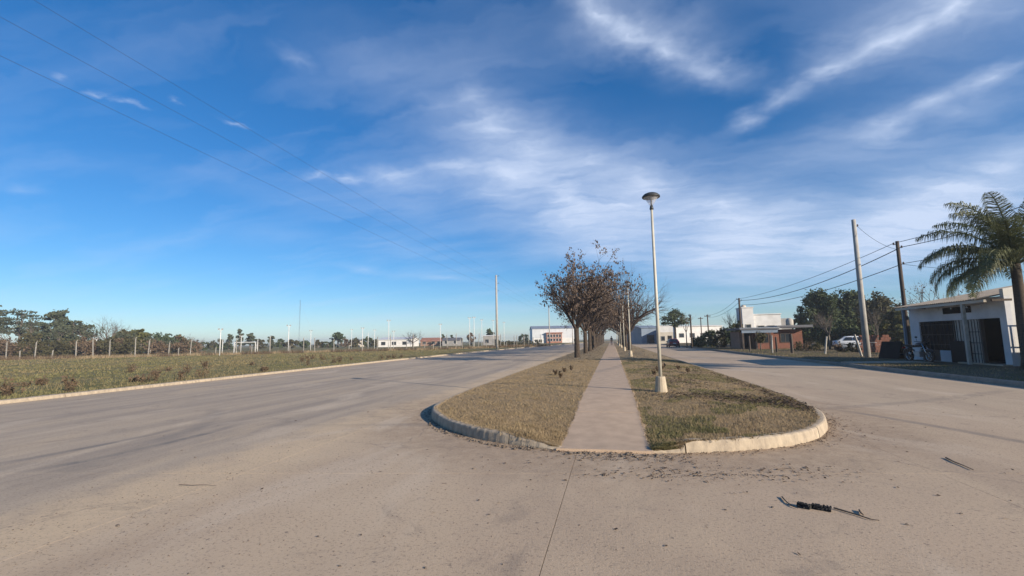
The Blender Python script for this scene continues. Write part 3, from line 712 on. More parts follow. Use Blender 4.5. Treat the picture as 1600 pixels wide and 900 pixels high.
tag(grit('broken_kerb_rubble', clods, .008, .035, M['stone'], 6), 'crumbled concrete and clods below the broken kerb', 'rubble')

# ------------------------------------------------------------------ surveying helpers
def gpx(x, y, z=.1):
    d = fwd + RIGHT*((x-800)/FPX) - UP*((y-450)/FPX); t = (z-CAM_H)/d.z
    return Vector((d.x*t, d.y*t, z))
def pdepth(x, y, D):
    d = fwd + RIGHT*((x-800)/FPX) - UP*((y-450)/FPX); return Vector((0, 0, CAM_H)) + d*D
def col_at(x, D, z=.1):
    p = pdepth(x, 535, D); p.z = z; return p
def ztop(x, y, D): return pdepth(x, y, D).z

# ------------------------------------------------------------------ trees
def grow(out, tips, p, d, ln, r, lvl, maxl, rnd, up, kids, spread, seg=4, jit=.16, sides=(8, 6, 5, 4, 3, 3), shrink=.68):
    pts = [p.copy()]; rad = [r]; dirs = []
    for i in range(seg):
        d = (d + Vector((rnd.gauss(0, jit), rnd.gauss(0, jit), rnd.gauss(0, jit)+up)) ).normalized()
        p = p + d*(ln/seg); pts.append(p.copy()); rad.append(r*(1-.5*(i+1)/seg)); dirs.append(d.copy())
    out[min(lvl, len(out)-1)].tube(pts, rad, sides[min(lvl, 5)], cap=False)
    if lvl >= maxl:
        tips.append((p, d)); return
    k = kids[min(lvl, len(kids)-1)]
    for c in range(k):
        i = seg if c == 0 else max(1, min(seg, int(seg*(.45+.55*rnd.random())+.5)))
        q = pts[i]; base = dirs[i-1]
        ax = base.orthogonal().normalized(); ax.rotate(Matrix.Rotation(2*math.pi*(c/k)+rnd.uniform(-.6, .6), 3, base))
        a = spread*rnd.uniform(.55, 1.25)*(0.6 if c == 0 else 1)
        nd = base.copy(); nd.rotate(Matrix.Rotation(a, 3, ax))
        grow(out, tips, q, nd, ln*shrink*rnd.uniform(.8, 1.2), rad[i]*.78, lvl+1, maxl, rnd, up, kids, spread, max(2, seg-1), jit, sides, shrink)
def quads(centers, dirs_, size, r, asp=.5):
    n = len(centers); P = np.asarray(centers, np.float32)
    u = r.normal(0, 1, (n, 3)); u /= np.linalg.norm(u, axis=1)[:, None]
    if dirs_ is not None: u = u*.7+dirs_; u /= np.linalg.norm(u, axis=1)[:, None]
    w = r.normal(0, 1, (n, 3)); v = np.cross(u, w); v /= np.linalg.norm(v, axis=1)[:, None]
    s = (size*r.uniform(.6, 1.4, n))[:, None]
    V = np.empty((n*4, 3), np.float32)
    V[0::4] = P-u*s*.5; V[1::4] = P+v*s*asp*.5+u*s*.05; V[2::4] = P+u*s*.5; V[3::4] = P-v*s*asp*.5+u*s*.05
    return V, np.arange(n*4, dtype=np.int32).reshape(-1, 4)
def skeleton_tree(name, label, cat, loc, trunk_h, r0, limb, seed, maxl=4, kids=(5, 4, 4, 3), spread=.62, up=.05, leaves=0, leaf_size=.15, leaf_mat=None, wood='bark', twig='twig', group=None, lean=(0, 0), rz=0, shrink=.68, jit=.16, droop=.25):
    rnd = random.Random(seed); r = np.random.default_rng(seed)
    t = thing(name, label, cat, loc, rz, group)
    tr = MB(); br = MB(); tips = []
    pts = [Vector((0, 0, -.1)), Vector((0, 0, .12)), Vector((lean[0]*.4, lean[1]*.4, trunk_h*.5)), Vector((lean[0], lean[1], trunk_h))]
    tr.tube(pts, [r0*1.35, r0*1.08, r0*.92, r0*.9], 10)
    k0 = kids[0]
    for c in range(k0):
        a = 2*math.pi*c/k0+rnd.uniform(-.4, .4); e = rnd.uniform(.55, 1.0)*spread*1.25 if c else .12
        d = Vector((math.sin(e)*math.cos(a), math.sin(e)*math.sin(a), math.cos(e)))
        grow([br], tips, pts[-1]-Vector((0, 0, .12)), d, limb*rnd.uniform(.85, 1.15), r0*.62, 1, maxl, rnd, up, kids, spread, 4, jit, shrink=shrink)
    tr.build('trunk', M[wood], t, True); br.build('branches', M[twig], t)
    if leaves and tips:
        cs = []; 
        for i in range(leaves):
            p, d = tips[rnd.randrange(len(tips))]
            q = p - d*rnd.random()*.55 + Vector((rnd.gauss(0, .09), rnd.gauss(0, .09), rnd.gauss(-.05, .09))); cs.append(q)
        V, F = quads(cs, np.array([0, 0, -1.])*droop*3, leaf_size, r, .55); np_mesh('leaves', V, F, M[leaf_mat], t)
    return t
def leafy(name, label, cat, loc, height, blobs, n, size, leaf='evergreen', wood='bark', r0=.2, seed=1, group=None, shell=.55, stretch=1.0, asp=.55, rz=0):
    """trunk with limbs and a crown of leaf-sized faces filling uneven clumps; blobs (x,y,z,rx,ry,rz) in metres"""
    rnd = random.Random(seed); r = np.random.default_rng(seed)
    t = thing(name, label, cat, loc, rz, group)
    tr = MB(); zb = min(b[2] for b in blobs); top = max(b[2] for b in blobs)
    tr.tube([(0, 0, -.15), (0, 0, zb*.5), (rnd.uniform(-.1, .1), rnd.uniform(-.1, .1), zb), (0, 0, max(top, zb+.3))], [r0*1.2, r0, r0*.85, r0*.2], 7)
    for b in blobs:
        s = Vector((0, 0, max(.3, min(zb, b[2]-.5*b[5])*.9))); e = Vector(b[:3]); mid = (s+e)/2+Vector((0, 0, -.1*(e-s).length))
        tr.tube([s, mid, e], [r0*.5, r0*.35, r0*.1], 5, cap=False)
    tr.build('trunk', M[wood], t, True)
    vol = np.array([b[3]*b[4]*b[5] for b in blobs])**(2/3); vol /= vol.sum(); cs = []
    for b, f in zip(blobs, vol):
        # each clump is itself broken into small tufts
        kt = max(5, int(14*f*len(blobs)**.5)); m = int(n*f)
        tv = r.normal(0, 1, (kt, 3)); tv /= np.linalg.norm(tv, axis=1)[:, None]; tv *= (shell+(1-shell)*r.random((kt, 1)))
        ti = r.integers(0, kt, m); q = tv[ti]+r.normal(0, .23, (m, 3))
        cs.append(q*np.array(b[3:6])+np.array(b[:3]))
    cs = np.concatenate(cs); cs[:, 2] = np.maximum(cs[:, 2], .1)
    V, F = quads(cs, np.array([0, 0, 0.])[None], size, r, asp); np_mesh('crown', V, F, M[leaf], t)
    return t
def blobs_round(h, w, n, seed, z0=.35, flat=.35):
    rnd = random.Random(seed); out = []
    for i in range(n):
        a = 2*math.pi*i/n*1.618*2+rnd.uniform(-.3, .3); t = (i+.5)/n; z = h*(z0+(1-z0)*t*.88); env = math.sin(math.pi*min(1, .22+.74*t))**.7
        q = w*env*rnd.uniform(.25, .62); s = w*rnd.uniform(.32, .5)*(.6+.5*env)
        out.append((q*math.cos(a), q*math.sin(a), z, s, s, s*flat*rnd.uniform(1.3, 2.2)))
    return out

ORDL = ['first', 'second', 'third', 'fourth', 'fifth', 'sixth', 'seventh', 'eighth', 'ninth', 'tenth', 'eleventh', 'twelfth', 'thirteenth', 'fourteenth', 'fifteenth', 'sixteenth', 'seventeenth', 'eighteenth', 'nineteenth', 'twentieth', 'twenty-first', 'twenty-second', 'twenty-third', 'twenty-fourth', 'twenty-fifth', 'twenty-sixth', 'twenty-seventh']
ORD = ['nearest', 'second', 'third', 'fourth', 'fifth', 'sixth', 'seventh', 'eighth', 'ninth', 'tenth', 'eleventh', 'twelfth']
# left row: bare branches hung with brown seed clusters
protoL = [skeleton_tree('median_tree', 'x', 'tree', (0, 0, 0), 1.95, .18, 2.0, (101, 107, 113)[i], 5, (6, 4, 4, 3, 2), .66, .05, 5000, .14, 'brown_leaf', droop=.3, shrink=.66) for i in range(3)]
ly = [34.0, 43.5, 50, 57, 64.5, 72, 80, 89, 99, 110, 122, 136]
for i, y in enumerate(ly):
    p = protoL[i] if i < 3 else copy_tree(protoL[i % 3])
    x = -2.4+random.uniform(-.12, .12); p.location = (x, y, zgrass(x, y)-.02); p.rotation_euler = (0, 0, [3.3, 2.2, .7][i] if i < 3 else random.uniform(0, 6.28))
    s = 1.12 if i == 0 else random.uniform(.98, 1.15); p.scale = (s, s, s*(1 if i == 0 else 1.04))
    tag(p, ('brown-leaved tree left of the footpath, %s of its row from the camera' % ORD[i]) if i < 6 else 'far brown-leaved tree left of the footpath, %s of its row from the camera' % ORD[i], 'tree', 'brown-leaved trees along the left of the footpath')
protoR = [skeleton_tree('bare_median_tree', 'x', 'tree', (0, 0, 0), 1.7, .19, 2.55, 200+i, 5, (6, 4, 4, 3, 3), .58, .045, 0, wood='bark', twig='twig') for i in range(2)]
ry = [54, 66, 74, 82, 91, 101, 112, 124, 138]
for i, y in enumerate(ry):
    p = protoR[i] if i < 2 else copy_tree(protoR[i % 2])
    x = 1.95+random.uniform(-.1, .1); p.location = (x, y, zgrass(x, y)-.02); p.rotation_euler = (0, 0, random.uniform(0, 6.28)); s = random.uniform(1.1, 1.24) if i else 1.22; p.scale = (s, s, s)
    tag(p, ('leafless tree right of the footpath, %s of its row from the camera' % ORD[i]) if i < 4 else 'far leafless tree right of the footpath, %s of its row from the camera' % ORD[i], 'tree', 'leafless trees along the right of the footpath')

# ------------------------------------------------------------------ lamps on the median
def make_lamp():
    t = thing('street_lamp', 'x', 'street lamp')
    MB().lathe((0, 0, 0), [(.15, -.05), (.148, .02), (.112, .35), (.10, .365), (.02, .366)], 14).build('base', M['lamp_foot'], t, False)
    MB().tube([(0, 0, .34), (0, 0, 2.2), (0, 0, 4.52)], [.044, .040, .030], 10).build('pole', M['galv'], t, True)
    MB().lathe((0, 0, 4.46), [(.02, 0), (.045, .0), (.052, .03), (.042, .06), (.036, .10), (.02, .11)], 12).build('collar', M['lamp_dark'], t, True)
    h = MB().lathe((0, 0, 4.78), [(.218, -.012), (.226, .006), (.216, .032), (.17, .075), (.10, .105), (.02, .115)], 20).build('cap', M['lamp_dark'], t, True)
    MB().lathe((0, 0, 4.56), [(.035, 0), (.06, .04), (.165, .205), (.17, .218)], 18).build('diffuser', M['lamp_glass'], t, True)
    MB().tube([(0, 0, 4.5), (0, 0, 4.79)], .019, 8).build('stem', M['lamp_dark'], t, True)
    MB().lathe((0, 0, 4.762), [(.188, 0), (.192, .017)], 20).build('reflector', M['metal_sheet'], h, True)
    return t
lamp = make_lamp()
for i, (x, y) in enumerate([(1.12, 11.9), (1.28, 34.6), (1.25, 50), (1.22, 65), (1.2, 80), (1.2, 95), (1.2, 110), (1.2, 126)]):
    o = lamp if i == 0 else copy_tree(lamp)
    o.location = (x, y, zgrass(x, y)); o.rotation_euler = (0, 0, i*1.1)
    o.scale = (1, 1, 1.12 if i else 1.018)
    tag(o, ['tall pale lamp post on a concrete foot, closest to the camera', 'second lamp post from the camera, beside the footpath', 'third lamp post from the camera, beside the footpath', 'fourth lamp post from the camera, under the bare trees'][i] if i < 4 else 'far lamp post among the tree trunks, %s of its row from the camera' % ORD[i], 'street lamp', 'lamp posts along the footpath')

# ------------------------------------------------------------------ poles and cables
def util_pole(name, label, loc, h, r0, r1, m, ins=(), arm=None, group=None):
    t = thing(name, label, 'utility pole', loc, 0, group)
    MB().tube([(0, 0, -.2), (0, 0, h*.5), (0, 0, h)], [r0, (r0+r1)/2, r1], 10).build('pole', M[m], t, True)
    for (dx, z) in ins:
        q = MB().tube([(0, 0, z), (dx, 0, z)], .02, 6).build('bracket', M['black_metal'], t)
        MB().lathe((dx, 0, z-.02), [(.03, 0), (.06, .03), (.035, .07), (.055, .10), (.02, .15)], 8).build('insulator', M['insul'], q, True)
    if arm:
        MB().box((0, 0, arm[1]), (arm[0], .09, .11)).build('crossarm', M['wood_pole'], t)
        for s in (-.45, -.15, .15, .45):
            MB().lathe((s*arm[0], 0, arm[1]+.05), [(.02, 0), (.045, .03), (.03, .07), (.04, .1), (.015, .14)], 7).build('insulator', M['insul'], t, True)
    return t
GP = 'utility poles along the left kerb'
util_pole('utility_pole', 'tall grey concrete pole with three side insulators by the left road', (-20.4, 81.8, .1), 13.5, .24, .15, 'concrete_pole', ((.45, 13.3), (.45, 11.95), (.45, 10.55)), group=GP)
p = gpx(859, 540, .1); util_pole('utility_pole', 'pale pole in front of the large shed, left of the nearest tree', p, ztop(857, 478, p.y), .17, .11, 'concrete_pole', ((.4, 10.2), (.4, 9.3)), group=GP)
p = gpx(895, 537.5, .1); util_pole('utility_pole', 'slim pole at the right end of the large shed', p, 8.5, .15, .10, 'concrete_pole', ((.4, 8.3),), group=GP)
GR = 'utility poles along the right pavement'
util_pole('utility_pole', 'thick pale concrete pole beside the white car and black board', (15.8, 33.6, .12), 8.95, .19, .12, 'concrete_pole', ((.2, 8.5),), group=GR)
util_pole('utility_pole', 'dark wooden pole at the left corner of the shop', (17.0, 31.5, .12), 7.0, .125, .09, 'wood_pole', ((-.2, 6.8), (.2, 6.6), (.2, 5.6)), group=GR)
util_pole('utility_pole', 'dark pole in front of the white tower building', (15.0, 59.2, .12), 6.0, .14, .10, 'wood_pole', ((-.25, 5.85), (.25, 5.7)), group=GR)
for i, (x, yt, D) in enumerate([(1108, 492, 80), (1097, 496, 95)]):
    util_pole('utility_pole', ['far thin pole behind the dark hedge, the nearer of two', 'far thin pole behind the dark hedge, the farther of two'][i], col_at(x, D, .1), ztop(x, yt, D), .12, .09, 'wood_pole', arm=(1.0, ztop(x, yt, D)-.3), group=GR)
def cable(label, a, b, sag, r, group, n=24, t0=0, t1=1):
    a, b = Vector(a), Vector(b); m = MB()
    pts = [a+(b-a)*t+Vector((0, 0, -sag*4*t*(1-t))) for t in [t0+(t1-t0)*i/n for i in range(n+1)]]
    m.tube(pts, r, 5); return tag(m.build('overhead_cable', M['wire']), label, 'cable', group)
for i, (dz, e) in enumerate(((13.42, 14.5), (12.07, 13.2), (10.67, 11.85))):
    cable('%s of the three thin cables crossing the sky on the left' % ('topmost', 'middle', 'lowest')[i], (-19.95, 81.8, dz+.1), (-20.2, 2, e), .25, .006, 'thin cables over the left field')
    cable('thin cable running on from the tall left pole to the pole by the shed, %s' % ('topmost', 'middle', 'lowest')[i], (-19.95, 81.8, dz+.1), (-16.4, 124.9, 10.3-.8*i), .4, .006, 'thin cables beyond the tall left pole')
GC = 'cables between the right-hand poles'
P2, PF = (16.8, 31.5), (15.0, 59.2)
cable('uppermost cable between the wooden pole and the far dark pole', (16.8, 31.5, 7.0), (14.75, 59.2, 6.0), .45, .016, GC)
cable('middle thick cable between the wooden pole and the far dark pole', (17.2, 31.5, 6.75), (15.25, 59.2, 5.85), .75, .026, GC)
cable('lowest cable between the wooden pole and the far dark pole', (17.2, 31.5, 5.75), (15.25, 59.2, 5.3), .6, .022, GC)
cable('upper cable from the wooden pole over the shop roof', (16.8, 31.5, 7.0), (17.0, 8, 7.6), .5, .016, GC)
cable('middle cable from the wooden pole over the shop roof', (17.2, 31.5, 6.75), (17.4, 8, 7.2), .55, .02, GC)
cable('lower cable from the wooden pole over the shop roof', (17.2, 31.5, 5.75), (17.4, 8, 6.4), .5, .016, GC)
cable('service cable from the concrete pole down to the wooden pole', (16.0, 33.6, 8.6), (17.0, 31.5, 6.6), .25, .010, GC)
cable('upper cable from the far dark pole towards the thin poles', (14.75, 59.2, 6.0), col_at(1108, 80, 5.4), .5, .016, GC)
cable('lower cable from the far dark pole towards the thin poles', (15.25, 59.2, 5.85), col_at(1108, 80, 5.0), .6, .018, GC)
cable('drop cable from the wooden pole behind the palm', (17.2, 31.5, 5.7), (20.5, 22, 3.9), .3, .010, GC)

# ------------------------------------------------------------------ left field: fence, floodlights, goal, mast
fl = [gpx(x, y, .1) for x, y in ((-60, 564.5), (0, 562.5), (100, 560.5), (200, 558.5), (300, 556), (400, 553.5), (500, 551), (600, 548.5), (700, 546), (790, 543), (850, 540.5))]
fence = thing('perimeter_fence', 'long fence of pale concrete posts along the far edge of the field', 'fence', fl[5])
o0 = Vector(fl[5]); dd = [0]
for a, b in zip(fl[:-1], fl[1:]): dd.append(dd[-1]+(b-a).length)
def fpos(s): return Vector((float(np.interp(s, dd, [p.x for p in fl])), float(np.interp(s, dd, [p.y for p in fl])), zfield(float(np.interp(s, dd, [p.x for p in fl])), float(np.interp(s, dd, [p.y for p in fl])))))
pm = MB(); pm.box((0, 0, 1.15), (.10, .10, 2.5)); pm.tube([(0, 0, 2.36), (.0, .05, 2.5), (0, .16, 2.62)], .035, 4)
post0 = None; s = 0; k = 0
while s < dd[-1]:
    q = fpos(s)-o0
    if post0 is None: post0 = pm.build('post', M['aged_post'], fence); o = post0
    else: o = post0.copy(); link(o, fence)
    o.location = q; o.scale = (1, 1, random.choice((.85, 1.0, 1.1, 1.15, .42, .5))); o.rotation_euler = (random.gauss(0, .02), random.gauss(0, .03), random.uniform(-.3, .3)); s += random.uniform(1.0, 3.4); k += 1
wm = MB()
for z in (.3, .6, .9, 1.2, 1.5, 1.8, 2.05): wm.tube([fpos(t)-o0+Vector((0, 0, z)) for t in np.linspace(0, dd[-1], 60)], .009, 3, cap=False)
wm.build('wire_strands', M['fence_wire'], fence)
wp2 = []
r_ = np.random.default_rng(77)
for i in range(14000):
    q = fpos(r_.uniform(0, dd[-1])); x, y = q.x+r_.normal(0, 1.3), q.y+r_.normal(0, 1.3); wp2.append((x, y, zfield(x, y)-.02))
tag(blades('fence_weeds', [p for p in wp2 if patch(p[0], p[1], .3, 3) > .5], .25, .75, .03, M['weed'], .8, 78), 'tall brown weeds along the foot of the field fence', 'weeds')
tag(blades('fence_weeds', [p for p in wp2 if patch(p[0], p[1], .3, 3) <= .5], .2, .6, .03, M['blade_dry'], .8, 79), 'pale dry weeds along the foot of the field fence', 'weeds')
for i, (x, yt, yb) in enumerate([(149, 530, 555), (343, 515, 556), (347, 531, 553), (369, 530, 552), (376, 525, 551), (402, 531, 552), (421, 526, 551), (450, 509, 552), (485, 517, 548), (549, 515, 545), (566, 513, 548), (575, 520, 546), (585, 516, 545), (607, 501, 548), (615, 518, 546), (688, 507, 545), (734, 497, 544), (741, 496, 544.5), (753, 500, 543), (771, 501, 541.5), (788, 504, 541)]):
    b = gpx(x, yb, .1); D = (b-Vector((0, 0, CAM_H))).dot(fwd); h = ztop(x, yt, D)-.1
    t = thing('floodlight_pole', 'slim white floodlight pole of the sports ground, %s from the left' % ORDL[i], 'floodlight', b, 0, 'floodlight poles of the sports ground')
    MB().tube([(0, 0, -.1), (0, 0, h)], [.07, .05], 7).build('pole', M['white_steel'], t, True)
    if i not in (2, 3, 5, 6, 11):
        MB().box((0, 0, h-.05), (.6, .05, .05), .6).build('crossarm', M['white_steel'], t)
        for sgn in (-1, 1): MB().box((sgn*.22*math.cos(.6), sgn*.22*math.sin(.6)-.06, h+.08), (.20, .12, .18), .6).build('lamp_head', M['grey_wall'], t)
g = gpx(382, 553, .1); D = (g-Vector((0, 0, CAM_H))).dot(fwd)
gt = thing('football_goal', 'white football goal frame standing behind the fence', 'goal', g, .2)
for sx in (-1.8, 1.8): MB().box((sx, 0, .95), (.10, .10, 1.9)).build('post', M['white_steel'], gt); MB().tube([(sx, 0, 1.88), (sx, .9, .05)], .03, 5).build('stay', M['white_steel'], gt)
MB().box((0, 0, 1.95), (3.7, .10, .10)).build('crossbar', M['white_steel'], gt)
b = col_at(467, 260, 0); mt = thing('radio_mast', 'thin guyed lattice radio mast far beyond the field', 'mast', b)
mm = MB(); H_ = ztop(467, 468, 260)
for a in range(3): mm.tube([(.25*math.cos(a*2.09), .25*math.sin(a*2.09), 0), (.25*math.cos(a*2.09), .25*math.sin(a*2.09), H_)], .035, 3)
for i in range(int(H_)): mm.tube([(.25*math.cos(i*2.09), .25*math.sin(i*2.09), i), (.25*math.cos((i+1)*2.09), .25*math.sin((i+1)*2.09), i+1)], .025, 3)
mm.build('lattice', M['metal_sheet'], mt)
gy = MB()
for a in range(3): gy.tube([(0, 0, H_*.9), (11*math.cos(a*2.09+.4), 11*math.sin(a*2.09+.4), 0)], .012, 3)
gy.build('guy_wires', M['fence_wire'], mt)

# ------------------------------------------------------------------ trees beyond the field
GT = 'trees beyond the field'
def lt(x, yt, wpx, D, label, leaf='pine', n=3400, size=.62, nb=11, z0=.3, flat=.35, seed=0, name='evergreen_tree', wood='bark_grey', group=GT, r0=.3, asp=.6):
    h = (ztop(x, yt, D)-.1)*1.02; w = wpx*.56*D/FPX
    return leafy(name, label, 'tree', col_at(x, D, .05), h, blobs_round(h, w, nb, seed+x+100, z0, flat), n, size, leaf, wood, r0, seed+x+103, group, asp=asp)
lt(-12, 472, 56, 118, 'tall layered conifer cut by the left edge', seed=5, nb=12, flat=.15, n=2000, z0=.42)
lt(30, 480, 64, 112, 'layered dark conifer with open tiers of foliage near the left edge', seed=2, nb=12, flat=.13, n=1900, size=.5, z0=.42)
lt(86, 480, 46, 110, 'tall dense evergreen, highest crown of the left group', seed=3, nb=13, flat=.4, n=3600, z0=.25)
lt(112, 497, 50, 106, 'broad dense evergreen right of the highest crown', seed=4, nb=12, flat=.35, n=3200, z0=.2)
lt(60, 512, 50, 114, 'lower evergreen filling the gap between the left conifers', 'shrub', seed=9, nb=10, n=2400, z0=.15)
h = ztop(172, 489, 108)
skeleton_tree('bare_tree', 'big pale leafless tree standing above the left scrub', 'tree', col_at(172, 108, 0), 2.2, .30, h*.30, 31, 5, (5, 4, 4, 3, 3), .60, .03, 0, wood='bark_grey', twig='twig_grey', group=GT)
lt(150, 531, 34, 108, 'dark shrubby evergreen under the big leafless tree', seed=8, nb=8, n=1600, z0=.2)
lt(193, 515, 34, 106, 'loose brownish evergreen right of the big leafless tree', 'shrub', seed=6, nb=9, n=1600, z0=.3)
lt(220, 514, 30, 104, 'olive green tree left of the flat dome tree', 'olive', seed=7, nb=9, n=1500, z0=.35)
lt(258, 525, 48, 125, 'flat dome-shaped dark tree', 'evergreen', seed=11, nb=9, n=2000, z0=.55, flat=.3)
h = ztop(302, 521, 130)
skeleton_tree('bare_tree', 'small round leafless tree right of the flat dome tree', 'tree', col_at(302, 130, 0), 1.5, .16, h*.30, 33, 4, (5, 4, 4, 3), .6, .03, 0, wood='bark_grey', twig='twig_grey', group=GT)
lt(358, 521, 15, 150, 'left one of three pointed dark conifers', seed=12, nb=7, n=700, z0=.2)
lt(374, 512, 14, 150, 'tallest of three pointed dark conifers', seed=13, nb=8, n=800, z0=.2)
lt(391, 519, 18, 150, 'right one of three pointed dark conifers', seed=14, nb=7, n=800, z0=.3)
lt(424, 524, 18, 150, 'dark bushy tree right of the pointed conifers', seed=15, nb=7, n=700, z0=.2)
for i, (x, yt, w) in enumerate([(246, 531, 30), (276, 532, 30), (296, 534, 28), (318, 533, 22), (336, 532, 26), (352, 537, 30), (405, 530, 18), (440, 530, 16), (456, 531, 20), (477, 532, 20), (497, 531, 18), (513, 534, 18), (552, 529, 20), (574, 526, 20), (587, 530, 14)]):
    lt(x, yt, w, 170, 'low dark tree behind the sports ground, %s of its row from the left' % ORDL[i], 'evergreen' if i % 2 else 'shrub', n=600, size=.7, nb=6, z0=.15, seed=20+i, group='low trees behind the sports ground')
lt(528, 519, 22, 170, 'leaning round-topped dark tree standing alone beyond the floodlights', 'evergreen', seed=40, nb=7, n=1000, z0=.45)
lt(540, 528, 14, 165, 'reddish brown bush beside the lone round-topped tree', 'weed', seed=41, nb=5, n=400, z0=.2)
h = ztop(645, 510, 150)
skeleton_tree('bare_tree', 'leafless tree at the right end of the long white shed', 'tree', col_at(645, 150, 0), 1.3, .2, h*.30, 35, 4, (6, 4, 4, 3), .6, .02, 0, wood='bark', twig='twig', group=GT)
lt(692, 520, 6, 160, 'small dark cypress beside the grey house', 'evergreen', seed=42, nb=6, n=350, z0=.1)
lt(706, 522, 9, 160, 'small dark tree right of the cypress', 'evergreen', seed=43, nb=5, n=350, z0=.2)
lt(736, 519, 14, 160, 'round reddish brown tree behind the floodlight poles', 'weed', seed=44, nb=6, n=600, z0=.3)
lt(765, 513, 20, 170, 'dark tree behind the tall left pole', 'evergreen', seed=45, nb=7, n=900, z0=.3)
lt(818, 522, 20, 190, 'low tree left of the large shed', 'evergreen', seed=46, nb=6, n=600, z0=.3)
rs = random.Random(5)
for i, (x, yt) in enumerate([(8, 505), (47, 498), (92, 508), (134, 505), (150, 512), (186, 518), (206, 516), (236, 524)]):
    hh = ztop(x, yt, 99)
    skeleton_tree('slender_tree', 'slender pale-trunked tree rising from the thicket, %s from the left' % ORDL[i], 'tree', col_at(x, 99, 0), hh*.48, .11, hh*.22, 600+i, 4, (4, 3, 3, 3), .42, .06, 260, .34, 'pine', wood='pale_bark', twig='twig_grey', group='slender pale trees in the thicket')
for i in range(26):
    x = -30+i*13.5+rs.uniform(-5, 5); D = rs.uniform(84, 98) if x < 200 else rs.uniform(90, 110); hh = rs.uniform(2.4, 4.6) if x < 240 else rs.uniform(1.6, 3.2)
    leafy('scrub_bush', 'brown scrub bush in the thicket behind the fence, %s from the left' % ORDL[i], 'bush', col_at(x, D, .05), hh, blobs_round(hh, rs.uniform(2.2, 3.8), 7, i, .12, .5), 1000, .42, rs.choice(('shrub', 'shrub', 'pine', 'weed')), 'bark_grey', .08, 300+i, 'scrub bushes behind the fence')
for i, (x, y) in enumerate([(795, 540), (806, 540), (817, 539.5), (828, 539), (838, 538.5), (780, 541)]):
    b = gpx(x, y, .1); leafy('hedge_bush', 'low dark hedge bush in front of the large shed', 'bush', b, 1.5, blobs_round(1.25, 1.6, 6, i+50, .15, .5), 600, .26, 'shrub', 'bark', .05, 400+i, 'hedge bushes before the large shed')
GW = 'dry weed clumps on the field edge'
rw = random.Random(9)
for i in range(46):
    y = 8+36*rw.random()**1.3; x = xkl(y)-.5-rw.random()**1.6*9
    if i < 4: x, y = [(-18.6, 11.0), (-18.3, 12.6), (-19.2, 16.4), (-19.0, 18.5)][i]
    m = MB(); h = rw.uniform(.25, .62) if i >= 4 else .65
    for k in range(rw.randint(12, 22)):
        a = rw.uniform(0, 6.28); l = h*rw.uniform(.5, 1); q = rw.uniform(.1, .5)*l; e = Vector((math.cos(a)*q, math.sin(a)*q, l)); s0 = Vector((rw.gauss(0, .08), rw.gauss(0, .08), -.02))
        m.tube([s0, s0+e*.55+Vector((0, 0, .05)), s0+e], [.008, .006, .002], 3, cap=False)
        for _ in range(5):
            c = s0+e*rw.uniform(.35, 1)+Vector((rw.gauss(0, .03), rw.gauss(0, .03), 0)); u = Vector((rw.gauss(0, .03), rw.gauss(0, .03), rw.gauss(0, .03))); v = Vector((rw.gauss(0, .02), rw.gauss(0, .02), rw.gauss(0, .02)))
            m.add([c-u, c+v, c+u, c-v], [(0, 1, 2, 3)])
    tag(m.build('dry_weed', M['weed'], loc=(x, y, zfield(x, y))), 'dry brown weed clump growing by the left kerb' if i >= 4 else 'tall dark dry weed clump at the left edge of the field', 'weed', GW)
for i, (px, py) in enumerate([(868, 587), (882, 583), (893, 580), (876, 592), (1028, 582), (1036, 578), (1060, 577), (1075, 582), (1022, 588)]):
    b = gpx(px, py, .27); m = MB(); rw2 = random.Random(i)
    for k in range(14):
        a = rw2.uniform(0, 6.28); l = rw2.uniform(.07, .22); e = Vector((math.cos(a)*l*.4, math.sin(a)*l*.4, l)); m.tube([(0, 0, -.03), e*.5, e], [.008, .006, .003], 3, cap=False)
        for _ in range(4):
            c = e*rw2.uniform(.4, 1); u = Vector((rw2.gauss(0, .03), rw2.gauss(0, .03), rw2.gauss(0, .03))); v = Vector((rw2.gauss(0, .02), rw2.gauss(0, .02), rw2.gauss(0, .02))); m.add([c-u, c+v, c+u, c-v], [(0, 1, 2, 3)])
    b.z = zgrass(b.x, b.y)
    tag(m.build('withered_plant', M['weed'], loc=b), 'small withered plant on the median left of the footpath' if px < 956 else 'small withered plant on the median behind the nearest lamp post', 'plant', 'withered plants on the median '+('left' if px < 956 else 'right'))

# ------------------------------------------------------------------ buildings beyond the field
def gable_shed(name, label, x0px, x1px, ytop, D, depth, wall, roof, rise=.9, group=None, eave=None):
    a = col_at(x0px, D, 0); b = col_at(x1px, D, 0); w = (b-a).length; c = (a+b)/2; rz = math.atan2((b-a).y, (b-a).x)
    h = ztop((x0px+x1px)/2, ytop, D)
    t = thing(name, label, 'building', c, rz, group)
    he = h-rise
    MB().b2(-w/2, w/2, 0, depth, -.4, he).build('wall', M[wall], t)
    m = MB(); e = .25
    poly = [(-w/2-e, -e, he), (-w/2-e, depth/2, h), (-w/2-e, depth+e, he), (-w/2-e, depth+e, he+.12), (-w/2-e, depth/2, h+.12), (-w/2-e, -e, he+.12)]
    m.prism(poly, (w+2*e, 0, 0)); m.build('roof', M[roof], t)
    MB().prism([(-w/2+.02, .01, he-.05), (-w/2+.02, depth/2, h-.01), (-w/2+.02, depth-.01, he-.05)], (w-.04, 0, 0)).build('gable', M[wall], t)
    return t, w, he
